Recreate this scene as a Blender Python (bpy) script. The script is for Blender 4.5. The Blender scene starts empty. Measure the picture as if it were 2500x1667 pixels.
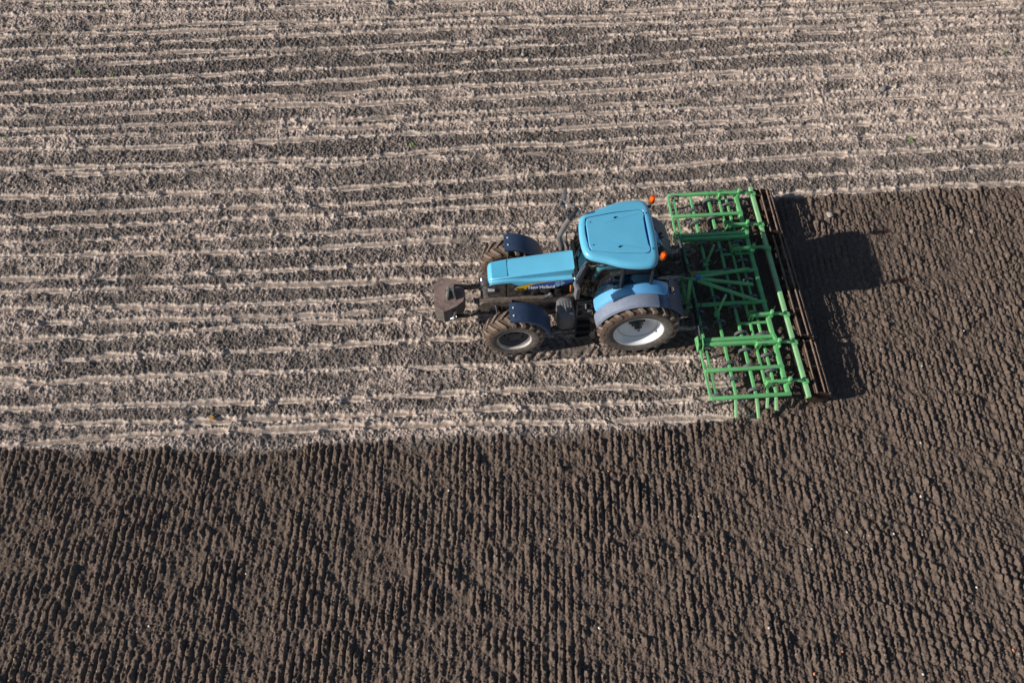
import bpy, bmesh, math, random
import numpy as np
from mathutils import Vector, Matrix
random.seed(7)
C = bpy.context.scene.collection
PI = math.pi
R = math.radians
scene = bpy.context.scene

# ------------------------------------------------------------------ light, camera
SUN_AZ, SUN_EL = 9.0, 24.5          # the light travels towards +x and slightly +y
world = bpy.data.worlds.new("World"); scene.world = world; world.use_nodes = True
nt = world.node_tree; bg = nt.nodes['Background']
sky = nt.nodes.new('ShaderNodeTexSky'); sky.sky_type = 'NISHITA'; sky.sun_disc = False
sky.sun_elevation = R(SUN_EL); sky.sun_rotation = math.atan2(-math.cos(R(SUN_AZ)), -math.sin(R(SUN_AZ)))
sky.altitude = 50; sky.air_density = 1.0; sky.dust_density = 0.6; sky.ozone_density = 1.4
nt.links.new(sky.outputs[0], bg.inputs[0]); bg.inputs[1].default_value = 0.068
sl = bpy.data.lights.new('sun', 'SUN'); sl.energy = 5.0; sl.angle = R(0.5); sl.color = (1.0, 0.945, 0.87)
so = bpy.data.objects.new('sun', sl); C.objects.link(so)
ld = Vector((math.cos(R(SUN_AZ)) * math.cos(R(SUN_EL)), math.sin(R(SUN_AZ)) * math.cos(R(SUN_EL)), -math.sin(R(SUN_EL))))
so.rotation_euler = ld.to_track_quat('-Z', 'Y').to_euler(); so.location = (-20, -4, 12)
cam = bpy.data.cameras.new('camera'); cam.sensor_width = 36; cam.lens = 28.8; cam.clip_end = 2000
co = bpy.data.objects.new('camera', cam); C.objects.link(co); scene.camera = co
co.location = (-3.24, -9.84, 15.44)
co.rotation_euler = (R(90 - 59.5), 0, R(-3.9))
scene.view_settings.view_transform = 'Standard'; scene.view_settings.look = 'None'
scene.view_settings.exposure = 0; scene.view_settings.gamma = 1
scene.cycles.max_bounces = 6; scene.cycles.transparent_max_bounces = 12

# ------------------------------------------------------------------ materials
class NT:
    def __init__(s, name):
        s.m = bpy.data.materials.new(name); s.m.use_nodes = True
        s.t = s.m.node_tree; s.n = s.t.nodes; s.l = s.t.links
        s.p = s.n['Principled BSDF']
    def node(s, typ, **kw):
        n = s.n.new(typ)
        for k, v in kw.items():
            if k.startswith('i_'):
                n.inputs[k[2:].replace('_', ' ')].default_value = v
            else: setattr(n, k, v)
        return n
    def link(s, a, b): s.l.new(a, b)
    def coord(s, which='Object'): return s.node('ShaderNodeTexCoord').outputs[which]
    def noise(s, scale, detail=4, rough=.6, vec=None):
        n = s.node('ShaderNodeTexNoise'); n.inputs['Scale'].default_value = scale
        n.inputs['Detail'].default_value = detail; n.inputs['Roughness'].default_value = rough
        s.link(vec if vec is not None else s.coord(), n.inputs['Vector']); return n.outputs['Fac']
    def ramp(s, f, a, b, ca=(0, 0, 0, 1), cb=(1, 1, 1, 1)):
        r = s.node('ShaderNodeValToRGB'); e = r.color_ramp.elements
        e[0].position = a; e[1].position = b; e[0].color = ca; e[1].color = cb
        s.link(f, r.inputs[0]); return r.outputs[0]
    def mix(s, f, a, b, mode='MIX'):
        m = s.node('ShaderNodeMix', data_type='RGBA', blend_type=mode)
        for sock, v in ((m.inputs[0], f), (m.inputs[6], a), (m.inputs[7], b)):
            if hasattr(v, 'is_linked'): s.link(v, sock)
            elif isinstance(v, (int, float)): sock.default_value = v
            else: sock.default_value = (*v[:3], 1)
        return m.outputs[2]
    def math(s, op, a, b=0.0, c=0.0, clamp=False):
        m = s.node('ShaderNodeMath', operation=op, use_clamp=clamp)
        for sock, v in zip(m.inputs, (a, b, c)):
            if hasattr(v, 'is_linked'): s.link(v, sock)
            else: sock.default_value = v
        return m.outputs[0]
    def attr(s, name): return s.node('ShaderNodeAttribute', attribute_name=name).outputs['Fac']
    def bump(s, h, strength=.3, dist=.02):
        b = s.node('ShaderNodeBump'); b.inputs['Strength'].default_value = strength
        b.inputs['Distance'].default_value = dist
        s.link(h, b.inputs['Height']); s.link(b.outputs[0], s.p.inputs['Normal'])

MUD = (.15, .098, .068)
def paint(name, col, rough=.35, coat=.0, dirt=.25, dirtcol=(.30, .23, .17), spot=.0, metal=0.0, fade=.15, low=None, spec=.5):
    """solid colour with faded patches, dust in noise patches and mud specks; low=(z0,z1): muddier below z1"""
    k = NT(name); p = k.p
    v = k.coord()
    n1 = k.noise(2.2, 5, .6, v); n2 = k.noise(14, 6, .7, v); n3 = k.noise(60, 3, .6, v)
    base = k.mix(k.ramp(n1, .3, .7), [c * (1 - fade) for c in col], [min(1, c * (1 + fade)) for c in col])
    d = k.math('MULTIPLY', k.ramp(n2, .42, .75), dirt)
    if low:
        sx = k.node('ShaderNodeSeparateXYZ'); k.link(v, sx.inputs[0])
        g = k.node('ShaderNodeMapRange'); g.inputs[1].default_value = low[0]; g.inputs[2].default_value = low[1]
        g.inputs[3].default_value = 1; g.inputs[4].default_value = 0
        k.link(sx.outputs[2], g.inputs[0])
        g2 = k.math('MULTIPLY', g.outputs[0], k.ramp(n2, .25, .6))
        d = k.math('MAXIMUM', d, g2)
    base = k.mix(d, base, dirtcol)
    if spot > 0:
        s1 = k.ramp(n3, .69 - .1 * spot, .71 - .1 * spot)
        base = k.mix(k.math('MULTIPLY', s1, .75), base, [c * .6 for c in dirtcol])
    k.link(base, p.inputs['Base Color'])
    k.link(k.math('ADD', k.math('MULTIPLY', d, .5), rough, clamp=True), p.inputs['Roughness'])
    p.inputs['Metallic'].default_value = metal; p.inputs['Coat Weight'].default_value = coat
    p.inputs['Coat Roughness'].default_value = .12
    p.inputs['Specular IOR Level'].default_value = spec
    k.bump(n3, .12, .004)
    return k.m

M = {}
M['blue'] = paint('blue_paint', (.14, .535, .78), .33, .35, .06, (.45, .42, .36), fade=.05)
M['blue_fender'] = paint('blue_fender_paint', (.13, .44, .80), .33, .35, .10, (.45, .42, .38), fade=.05)
M['blue_side'] = paint('blue_panel', (.045, .16, .55), .35, .25, .18, spot=.1, fade=.08)
M['navy'] = paint('navy_plastic', (.036, .066, .135), .45, .0, .16, (.25, .25, .27), spot=.15, fade=.15)
M['greyfl'] = paint('grey_fender_plastic', (.20, .235, .32), .45, .0, .45, (.33, .34, .37), spot=.1)
M['black'] = paint('black_steel', (.013, .013, .015), .45, .0, .10, (.10, .085, .075))
M['rubber_black'] = paint('black_plastic', (.02, .021, .024), .4, .0, .15, (.14, .12, .10))
M['mudblack'] = paint('muddy_black_panel', (.035, .032, .032), .6, .0, .95, (.23, .175, .135), spot=.5)
M['mudsteel'] = paint('muddy_chassis', (.10, .085, .075), .7, .0, .95, (.30, .215, .155), spot=.4)
M['engine'] = paint('engine_black', (.02, .018, .017), .55, .0, .4, (.12, .09, .07), spot=.4)
M['grey'] = paint('grey_plastic', (.15, .15, .165), .45, .0, .5, (.30, .26, .23), spot=.3)
M['tyre'] = paint('muddy_tyre', (.10, .064, .044), .85, .0, .7, (.22, .14, .095), spot=.3, spec=.2)
M['lug'] = paint('tyre_lug', (.16, .125, .105), .7, .0, .85, (.36, .285, .23), spot=.3, spec=.3)
M['sidewall'] = paint('dusty_sidewall', (.13, .115, .105), .8, .0, .8, (.33, .265, .22), spot=.2, spec=.2)
M['rim'] = paint('white_rim', (.80, .82, .84), .35, .1, .10, (.55, .45, .36), spot=.2, fade=.04)
M['mudrim'] = paint('muddy_rim', (.62, .58, .54), .6, .0, .85, (.28, .22, .18), spot=.6)
M['steel'] = paint('worn_steel', (.50, .50, .52), .32, .0, .25, metal=.85)
M['chrome'] = paint('bright_steel', (.75, .77, .8), .18, .0, .05, metal=.95)
M['exhaust'] = paint('exhaust_pipe', (.20, .175, .17), .5, .0, .5, (.26, .20, .18), metal=.25)
M['rust'] = paint('rusty_weight', (.235, .14, .11), .7, .0, .9, (.36, .32, .32), spot=.5, fade=.5)
M['rustdark'] = paint('weight_edge', (.10, .10, .105), .55, .0, .7, (.33, .22, .16), spot=.3, fade=.3)
M['hub'] = paint('hub_steel', (.05, .052, .06), .5, .0, .5, (.20, .17, .15), spot=.3)
M['mudblack2'] = paint('muddy_wheel_disc', (.09, .09, .10), .6, .0, .7, (.21, .175, .15), spot=.6)
M['seam'] = paint('roof_seam', (.03, .12, .42), .5, .0, .1, fade=.05)  # darker blue paints in the shade inside the roof groove
M['seam2'] = paint('roof_crease', (.085, .40, .66), .45, .0, .1, fade=.05)
M['green'] = paint('green_frame', (.14, .50, .185), .5, .05, .40, (.36, .46, .22), spot=.35, fade=.22)
M['palegreen'] = paint('dusty_green_beam', (.26, .58, .27), .6, .0, .65, (.46, .52, .32), spot=.3, fade=.2)
M['tine'] = paint('tine_steel', (.13, .128, .145), .4, .0, .3, (.30, .25, .21), metal=.2)
M['mudroll'] = paint('muddy_roller', (.19, .13, .10), .85, .0, .8, (.34, .24, .18), spot=.5, spec=.2)
M['soilcake'] = paint('caked_soil', (.075, .05, .036), .95, .0, .7, (.13, .085, .06), spot=.6, spec=.1)
M['denim'] = paint('blue_work_cloth', (.12, .36, .55), .9, .0, .45, (.40, .38, .24), fade=.3, spec=.1)
M['shirt'] = paint('dark_jacket', (.03, .04, .055), .9, .0, .1, fade=.2, spec=.1)
M['skin'] = paint('skin', (.55, .32, .22), .55, .0, .1, (.4, .2, .14), fade=.05)
M['hair'] = paint('brown_hair', (.07, .045, .03), .7, .0, .0)
M['seat'] = paint('seat_fabric', (.03, .032, .036), .85, .0, .2)
M['mat'] = paint('floor_mat', (.10, .14, .11), .7, .0, .4, (.25, .27, .2))
M['yellow'] = paint('yellow_decal', (.85, .55, .02), .45, .0, .15, (.45, .34, .2), fade=.05)
M['deepblue'] = paint('deep_blue_decal', (.025, .10, .42), .4, .1, .10, fade=.15)
M['white'] = paint('white_decal', (.82, .84, .86), .5, .0, .05, fade=.03)
M['paleblue'] = paint('pale_blue_decal', (.30, .55, .80), .45, .0, .05, fade=.2)
M['orange'] = paint('orange_lens', (.85, .25, .04), .2, .3, .03, fade=.1)
M['red'] = paint('red_coupling', (.6, .06, .03), .4, .1, .2)
M['stone'] = paint('field_stone', (.42, .36, .32), .85, .0, .7, (.30, .22, .17), spot=.2, fade=.25, spec=.2)
M['darkstone'] = paint('dark_field_stone', (.22, .21, .22), .8, .0, .6, (.30, .24, .20), fade=.25, spec=.25)
M['pebble'] = paint('white_pebble', (.72, .68, .64), .7, .0, .3, (.4, .33, .28), fade=.2)
M['brick'] = paint('orange_brick_crumb', (.60, .22, .12), .8, .0, .3, (.4, .26, .2), fade=.2)
M['leafg'] = paint('seedling_leaf', (.16, .36, .05), .6, .0, .1, (.3, .3, .1), fade=.3)
M['leafy'] = paint('dry_leaf', (.62, .36, .08), .7, .0, .3, (.4, .25, .08), fade=.2)

def glass_mat(name, tint, refl=.9):
    k = NT(name)
    t = k.node('ShaderNodeBsdfTransparent'); t.inputs[0].default_value = (*tint, 1)
    g = k.node('ShaderNodeBsdfGlossy'); g.inputs['Roughness'].default_value = .04; g.inputs[0].default_value = (refl, refl, refl, 1)
    f = k.node('ShaderNodeFresnel'); f.inputs[0].default_value = 1.5
    ms = k.node('ShaderNodeMixShader'); k.link(f.outputs[0], ms.inputs[0]); k.link(t.outputs[0], ms.inputs[1]); k.link(g.outputs[0], ms.inputs[2])
    k.link(ms.outputs[0], k.n['Material Output'].inputs[0]); return k.m
M['glass'] = glass_mat('cab_glass', (.80, .88, .85), .7)
k = NT('amber_dome'); k.p.inputs['Base Color'].default_value = (.95, .16, .01, 1); k.p.inputs['Roughness'].default_value = .12
t = k.node('ShaderNodeBsdfTransparent'); t.inputs[0].default_value = (1.0, .34, .04, 1)
ms = k.node('ShaderNodeMixShader'); ms.inputs[0].default_value = .45
k.link(t.outputs[0], ms.inputs[1]); k.link(k.p.outputs[0], ms.inputs[2]); k.link(ms.outputs[0], k.n['Material Output'].inputs[0]); M['amber'] = k.m
k = NT('beacon_reflector'); k.p.inputs['Base Color'].default_value = (1, .8, .35, 1); k.p.inputs['Roughness'].default_value = .3
k.p.inputs['Emission Color'].default_value = (1, .62, .12, 1); k.p.inputs['Emission Strength'].default_value = .9; M['bulb'] = k.m

# ------------------------------------------------------------------ mesh helpers
class MB:
    def __init__(s): s.bm = bmesh.new()
    def box(s, c, size, rot=None, bev=0.0, taper=None):
        v = []
        for dz in (-.5, .5):
            for dx, dy in ((-.5, -.5), (.5, -.5), (.5, .5), (-.5, .5)):
                tx = taper if (taper and dz > 0) else 1
                v.append(Vector((dx * size[0] * tx, dy * size[1] * tx, dz * size[2])))
        m = rot if rot is not None else Matrix.Identity(3)
        vs = [s.bm.verts.new(m @ p + Vector(c)) for p in v]
        fs = [s.bm.faces.new([vs[i] for i in q]) for q in ((3, 2, 1, 0), (4, 5, 6, 7), (0, 1, 5, 4), (1, 2, 6, 5), (2, 3, 7, 6), (3, 0, 4, 7))]
        if bev > 0:
            es = list({e for f in fs for e in f.edges})
            bmesh.ops.bevel(s.bm, geom=es, offset=min(bev, min(size) * .45), segments=2, affect='EDGES', profile=.6)
        return s
    def bar(s, a, b, w, h, bev=0.006, up=(0, 0, 1)):
        a, b = Vector(a), Vector(b); d = (b - a); L = d.length; d.normalize()
        u = Vector(up); sd = u.cross(d)
        if sd.length < 1e-4: sd = Vector((1, 0, 0)).cross(d)
        sd.normalize(); u = d.cross(sd)
        m = Matrix((d, sd, u)).transposed()
        return s.box((a + b) / 2, (L, w, h), m, bev)
    def tube(s, pts, r, n=10, caps=True):
        pts = [Vector(p) for p in pts]; rr = r if isinstance(r, (list, tuple)) else [r] * len(pts)
        rings = []; prev = None
        for i, p in enumerate(pts):
            d = (pts[min(i + 1, len(pts) - 1)] - pts[max(i - 1, 0)]).normalized()
            if prev is None:
                a = Vector((0, 0, 1)) if abs(d.z) < .9 else Vector((1, 0, 0)); x = d.cross(a).normalized()
            else: x = (prev - d * prev.dot(d)).normalized()
            prev = x; y = d.cross(x)
            rings.append([s.bm.verts.new(p + (x * math.cos(2 * PI * k / n) + y * math.sin(2 * PI * k / n)) * rr[i]) for k in range(n)])
        for a, b in zip(rings, rings[1:]):
            for k in range(n): s.bm.faces.new((a[k], a[(k + 1) % n], b[(k + 1) % n], b[k]))
        if caps: s.bm.faces.new(rings[0][::-1]); s.bm.faces.new(rings[-1])
        return s
    def strip(s, pts, w, t, axis=(0, 1, 0)):
        """flat strip of width w along axis and thickness t following pts"""
        pts = [Vector(p) for p in pts]; ax = Vector(axis); rings = []
        for i, p in enumerate(pts):
            d = (pts[min(i + 1, len(pts) - 1)] - pts[max(i - 1, 0)]).normalized(); nn = d.cross(ax).normalized()
            rings.append([s.bm.verts.new(p + ax * (w / 2 * sa) + nn * (t / 2 * sb)) for sa, sb in ((-1, -1), (1, -1), (1, 1), (-1, 1))])
        for a, b in zip(rings, rings[1:]):
            for k in range(4): s.bm.faces.new((a[k], b[k], b[(k + 1) % 4], a[(k + 1) % 4]))
        s.bm.faces.new(rings[0]); s.bm.faces.new(rings[-1][::-1])
        return s
    def lathe(s, prof, c=(0, 0, 0), n=48, closed=False):
        """profile of (r, y) turned about the y axis through c"""
        rings = [[s.bm.verts.new((c[0] + r * math.cos(2 * PI * k / n), c[1] + y, c[2] + r * math.sin(2 * PI * k / n))) for k in range(n)] if r > 1e-6 else [s.bm.verts.new((c[0], c[1] + y, c[2]))] for r, y in prof]
        seq = list(zip(rings, rings[1:])) + ([(rings[-1], rings[0])] if closed else [])
        for a, b in seq:
            for k in range(n):
                k2 = (k + 1) % n
                if len(a) == 1 and len(b) == 1: continue
                if len(a) == 1: s.bm.faces.new((a[0], b[k2], b[k]))
                elif len(b) == 1: s.bm.faces.new((a[k], a[k2], b[0]))
                else: s.bm.faces.new((a[k], a[k2], b[k2], b[k]))
        return s
    def loft(s, rings, cap0=True, cap1=True, closed=True):
        rs = [[s.bm.verts.new(p) for p in r] for r in rings]
        n = len(rs[0])
        for a, b in zip(rs, rs[1:]):
            for k in range(n if closed else n - 1): s.bm.faces.new((a[k], a[(k + 1) % n], b[(k + 1) % n], b[k]))
        if cap0 and closed: s.bm.faces.new(rs[0][::-1])
        if cap1 and closed: s.bm.faces.new(rs[-1])
        return s
    def poly(s, pts, thick=None, d=(0, 1, 0)):
        """flat polygon, or a prism when thick is given"""
        pts = [Vector(p) for p in pts]
        if not thick:
            s.bm.faces.new([s.bm.verts.new(p) for p in pts]); return s
        o = Vector(d) * thick
        return s.loft([pts, [p + o for p in pts]])
    def ball(s, c, r, sub=2, scale=(1, 1, 1)):
        g = bmesh.ops.create_icosphere(s.bm, subdivisions=sub, radius=r)
        for v in g['verts']: v.co = Vector((v.co.x * scale[0], v.co.y * scale[1], v.co.z * scale[2])) + Vector(c)
        return s
    def mirror_y(s):
        g = bmesh.ops.duplicate(s.bm, geom=s.bm.verts[:] + s.bm.edges[:] + s.bm.faces[:])
        nv = [e for e in g['geom'] if isinstance(e, bmesh.types.BMVert)]
        for v in nv: v.co.y = -v.co.y
        bmesh.ops.reverse_faces(s.bm, faces=[e for e in g['geom'] if isinstance(e, bmesh.types.BMFace)])
        return s
    def build(s, name, mat, parent=None, smooth=35, at=None, label=None, recalc=True, local=False):
        if at is None and parent is not None and not local: at = wloc(parent)
        if recalc: bmesh.ops.recalc_face_normals(s.bm, faces=s.bm.faces[:])
        me = bpy.data.meshes.new(name)
        if at is not None: bmesh.ops.translate(s.bm, verts=s.bm.verts[:], vec=-Vector(at))
        s.bm.to_mesh(me); s.bm.free()
        if smooth:
            me.shade_smooth(); me.set_sharp_from_angle(angle=R(smooth))
        me.materials.append(M[mat] if isinstance(mat, str) else mat)
        o = bpy.data.objects.new(name, me); C.objects.link(o)
        if parent is not None: o.parent = parent
        if at is not None: o.location = Vector(at) - (wloc(parent) if parent is not None else Vector((0, 0, 0)))
        if label: o['label'] = label
        return o
def wloc(o):
    v = Vector((0, 0, 0))
    while o is not None: v += o.location; o = o.parent
    return v
def tag(o, label=None, cat=None, group=None, kind=None):
    for kk, vv in (('label', label), ('category', cat), ('group', group), ('kind', kind)):
        if vv: o[kk] = vv
    return o
def thing(name, loc, label, cat, group=None):
    o = bpy.data.objects.new(name, None); C.objects.link(o); o.location = loc; o.empty_display_size = .3
    return tag(o, label, cat, group)
def part_of(o, at): return at

def curve(pts, n=4):
    """Catmull-Rom through pts"""
    P = [Vector(p) for p in pts]; out = []
    for i in range(len(P) - 1):
        a, b, c, d = P[max(i - 1, 0)], P[i], P[i + 1], P[min(i + 2, len(P) - 1)]
        for k in range(n):
            t = k / n
            out.append(.5 * ((2 * b) + (c - a) * t + (2 * a - 5 * b + 4 * c - d) * t * t + (3 * b - a - 3 * c + d) * t ** 3))
    out.append(P[-1]); return out
# ------------------------------------------------------------------ the field: one sheet, real relief where the photo looks
def build_field():
    rng = np.random.default_rng(11)
    x0, x1, y0, y1, dx, dy = -18.6, 15.0, -9.9, 13.9, .0165, .0175
    xs = np.arange(x0, x1, dx); ys = np.arange(y0, y1, dy)
    nx, ny = len(xs), len(ys)
    X, Y = np.meshgrid(xs, ys); X = X.astype(np.float32); Y = Y.astype(np.float32)
    fx = np.fft.rfftfreq(nx, dx)[None, :]; fy = np.fft.fftfreq(ny, dy)[:, None]
    def noise(sx, sy, seed):
        w = np.random.default_rng(seed).standard_normal((ny, nx)).astype(np.float32)
        g = np.exp(-2 * (PI * PI) * ((fx * sx) ** 2 + (fy * sy) ** 2))
        o = np.fft.irfft2(np.fft.rfft2(w) * g, s=(ny, nx)); return (o / o.std()).astype(np.float32)
    def sstep(a, b, v): t = np.clip((v - a) / (b - a), 0, 1); return t * t * (3 - 2 * t)
    n_big, n_mid, n_sm, n_fine = noise(1.6, 1.0, 1), noise(.35, .25, 2), noise(.10, .09, 3), noise(.03, .03, 4)
    n_row = noise(.8, .12, 5)
    # ---- drill rows of the unworked part, row y at three stations along x
    rows = [(13.6, 13.5, 13.4), (13.05, 13.0, 12.9), (12.5, 12.42, 12.3), (12.05, 11.95, 11.8), (11.6, 11.45, 11.3), (11.33, 10.98, 10.85), (10.93, 10.77, 10.5), (10.32, 10.14, 10.0), (10.03, 9.97, 9.66), (9.55, 9.55, 9.35),
            (9.13, 9.04, 9.01), (8.76, 8.72, 8.69), (8.18, 8.13, 8.24), (7.77, 7.70, 7.87), (7.26, 7.21, 7.26), (6.89, 6.81, 6.87),
            (6.43, 6.24, 6.37), (6.08, 5.94, 6.02), (5.68, 5.55, 5.46), (5.06, 4.88, 5.14), (4.83, 4.68, 4.74), (4.13, 3.91, 4.15),
            (3.55, 3.36, 3.5), (3.18, 3.02, 2.91), (2.66, 2.47, 2.35), (2.31, 2.09, 2.0), (1.70, 1.43, 1.4), (1.29, 1.02, .95),
            (.84, .55, .5), (.48, .18, .05), (.03, -.05, -.15), (-.62, -.57, -.85), (-1.1, -1.23, -1.68), (-1.7, -1.89, -2.2), (-2.1, -2.27, -2.65), (-2.46, -2.58, -3.1)]
    stx = np.array([-14.5, -6.6, 6.5])
    wig = np.stack([noise(.9, 5, 20 + k)[0] for k in range(1)])[0]
    SID = np.zeros((ny, nx), np.float32)
    D = np.full((ny, nx), 9.0, np.float32); DS = np.zeros((ny, nx), np.float32); ST = np.zeros((ny, nx), np.float32); WD = np.zeros((ny, nx), np.float32)
    for i, r in enumerate(rows):
        rr = np.random.default_rng(100 + i)
        def lp(s):
            w = rr.standard_normal(nx); g = np.exp(-2 * PI * PI * (np.fft.rfftfreq(nx, dx) * s) ** 2); o = np.fft.irfft(np.fft.rfft(w) * g, n=nx); return o / o.std()
        slope0 = (r[1] - r[0]) / (stx[1] - stx[0])
        yr = np.interp(xs, stx, r) + np.where(xs < stx[0], (xs - stx[0]) * slope0, 0) + .028 * lp(1.1) + .010 * lp(.22)
        hw = .046 + .024 * rr.random() + .012 * lp(.5)
        st = np.clip(.82 + .22 * lp(1.0) + .14 * lp(.2) + (.15 if rr.random() < .6 else -.12), 0, 1)
        d = Y - yr[None, :].astype(np.float32); a = np.abs(d)
        m = a < D; SID += (d < 0)
        D = np.where(m, a, D); DS = np.where(m, d, DS); ST = np.where(m, st[None, :], ST); WD = np.where(m, hw[None, :], WD)
    sid = SID.astype(int); soff = np.random.default_rng(55).uniform(-.13, .15, 60).astype(np.float32)[np.clip(sid, 0, 59)]
    # short side groove on the left that runs into a row
    yb = np.interp(xs, [-19, -15, -13.2, -12.2], [-.75, -.83, -1.0, -1.2]); db = np.abs(Y - yb[None, :]); mb = (db < D) & (X < -12.3)
    D = np.where(mb, db, D); DS = np.where(mb, Y - yb[None, :], DS); ST = np.where(mb, .9, ST); WD = np.where(mb, .06, WD)
    edge = .022 * n_sm + .012 * n_fine
    chan = (1 - sstep(WD - .016, WD + .016, D + edge)) * sstep(.12, .42, ST + .12 * n_mid)
    lip = np.maximum(np.exp(-((DS + WD + .004 + edge * .5) / .013) ** 2), .55 * np.exp(-((DS - WD + .012 + edge) / .022) ** 2)) * sstep(.25, .6, ST + .15 * n_mid)
    # ---- worked soil mask
    lowb = np.interp(xs, [-19, -13, -9, -6.6, -1.2, 1.7, 2.4], [-2.55, -2.62, -2.95, -2.98, -3.06, -2.98, -2.85])[None, :]
    below = sstep(-.06, .09, lowb - Y + .05 * n_sm + .025 * n_mid)
    upb = np.interp(xs, [0, 3.5, 6.6, 9, 15], [2.78, 2.78, 2.80, 2.83, 2.75])[None, :]
    front = 1.50 + .16 * np.abs(Y - .1)
    behind = sstep(-.05, .25, X - front + .12 * n_mid + .06 * n_sm) * sstep(-.05, .08, upb - Y + .05 * n_sm + .03 * n_mid)
    till = np.maximum(below, behind).astype(np.float32)
    # ---- wheel tracks between and behind the wheels
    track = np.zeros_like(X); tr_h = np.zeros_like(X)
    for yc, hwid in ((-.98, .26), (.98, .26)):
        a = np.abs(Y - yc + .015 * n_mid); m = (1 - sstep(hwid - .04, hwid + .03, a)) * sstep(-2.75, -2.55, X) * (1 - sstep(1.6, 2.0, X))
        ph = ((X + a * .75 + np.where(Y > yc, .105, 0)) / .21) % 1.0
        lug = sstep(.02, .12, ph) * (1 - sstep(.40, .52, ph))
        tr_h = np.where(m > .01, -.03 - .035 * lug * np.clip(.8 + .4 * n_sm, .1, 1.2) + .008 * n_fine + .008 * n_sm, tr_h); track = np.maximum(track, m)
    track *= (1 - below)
    # ---- clods: domes stamped into a height map
    def stamp(dens, rad, hmin, hmax, seed, mask=None):
        rg = np.random.default_rng(seed); n = int(dens * (x1 - x0) * (y1 - y0)); out = np.zeros((ny, nx), np.float32)
        for v in range(3):
            ix = rg.integers(0, nx, n // 3); iy = rg.integers(0, ny, n // 3); hh = rg.uniform(hmin, hmax, n // 3).astype(np.float32)
            if mask is not None: kk = rg.random(n // 3) < mask[iy, ix]; ix, iy, hh = ix[kk], iy[kk], hh[kk]
            I = np.zeros((ny, nx), np.float32); np.maximum.at(I, (iy, ix), hh)
            an = rg.uniform(0, PI); el = rg.uniform(.65, .9); K = int(math.ceil(rad / dx))
            for oy in range(-K, K + 1):
                for ox in range(-K, K + 1):
                    px, py = ox * dx, oy * dy
                    u = px * math.cos(an) + py * math.sin(an); w = (-px * math.sin(an) + py * math.cos(an)) / el
                    q = (u * u + w * w) / rad ** 2
                    if q >= 1: continue
                    f = (1 - q) ** .5
                    sh = np.roll(I, (oy, ox), (0, 1)) * f if (ox or oy) else I
                    np.maximum(out, sh, out=out)
        return out
    patch = np.clip(sstep(-.2, 1.7, .55 * n_big + .75 * n_mid + .55 * n_sm), 0, 1)
    below_lip = np.where(DS < 0, np.exp(-np.clip(D - WD, 0, 1) / .07), .0).astype(np.float32)
    cm = np.clip(.95 - .72 * chan - .6 * track, 0, 1)
    un = np.maximum(stamp(170, .033, .016, .042, 31, cm), stamp(30, .05, .024, .056, 32, cm))
    un = np.maximum(un, stamp(1300, .021, .010, .032, 33, cm)); white = np.random.default_rng(61).standard_normal((ny, nx)).astype(np.float32)
    pw = .12 + .30 * sstep(-.6, 1.4, n_big + .5 * n_mid)
    Hu = .018 * n_big * .6 + .010 * n_mid + .006 * n_sm + un * (.75 + .5 * sstep(-1.2, 1.2, n_mid)) * (1 - .35 * patch) + .005 * n_fine + .006 * white * (1 - chan)
    floor_ = -.026 + .006 * n_sm + .004 * n_fine + .002 * white + .09 * (DS + WD) + .30 * un * sstep(-.3, 1.0, n_mid + n_sm)
    Hu = Hu * (1 - chan) + floor_ * chan + .011 * lip
    Hu = Hu * (1 - track) + tr_h * track
    # worked soil: small ridges across the driving direction, interrupted along the passes
    bandn = 1.40
    bidx = np.floor((Y + .02 * X + 40.3 + .05 * n_mid) / bandn).astype(int)
    bph = np.random.default_rng(77).random(80)[np.clip(bidx, 0, 79)]
    bper = .150 + .0012 * np.random.default_rng(78).standard_normal(80)[np.clip(bidx, 0, 79)]
    frac = ((Y + .02 * X + 40.3) / bandn) % 1.0
    seam = np.exp(-(np.minimum(frac, 1 - frac) * bandn / .10) ** 2)
    phase = (X - .078 * Y) / bper + bph + .030 * n_mid + .045 * n_sm + .08 * noise(1.5, 2.2, 8)
    s_ = phase % 1.0
    prof = (sstep(0, .26, s_) * (1 - sstep(.72, .94, s_))).astype(np.float32)
    amp = (.027 + .002 * np.clip(n_big, -1.2, 1.2) + .004 * n_mid + .005 * n_sm) * (1 - .7 * seam) * np.clip(.85 + .5 * noise(.25, .5, 9), .25, 1.3)
    tc = np.clip(.30 + .65 * prof, 0, 1)
    ti = np.maximum(stamp(1200, .021, .008, .028, 41, tc), stamp(160, .030, .012, .034, 42, tc))
    ti = np.maximum(ti, stamp(14, .043, .02, .042, 43, tc)); ti = np.maximum(ti, stamp(3.0, .085, .03, .055, 44, None))
    Ht = amp * np.clip(.9 + .32 * n_sm + .38 * n_fine, .0, 1.8) * (prof - .5) + ti * (.68 + .62 * prof) * (.85 + .22 * n_sm) + .006 * n_sm + .0085 * n_fine + .0075 * white + .008 * n_big - .015
    # loose, freshly thrown soil under the implement
    loose = sstep(1.5, 1.9, X) * (1 - sstep(3.7, 4.0, X)) * sstep(-3.0, -2.7, Y) * (1 - sstep(2.6, 2.9, Y))
    Ht = Ht * (1 - loose) + loose * (ti * 1.3 + .016 * n_mid + .018 * n_sm - .01)
    H = Hu * (1 - till) + Ht * till
    # low bank pushed up along the edge of the worked strip
    H += .03 * np.exp(-((lowb - Y + .10 + .05 * n_mid) / .12) ** 2) * (X < 2.2)
    # ---- colour attributes
    east_light = .20 * sstep(-3, 10, X)  # eastward paling: the view down-sun sees less shadow; painted into the soil colour
    bank = np.exp(-((Y - lowb - .13 - .05 * n_mid) / .13) ** 2) * (X < 2.3)
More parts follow.
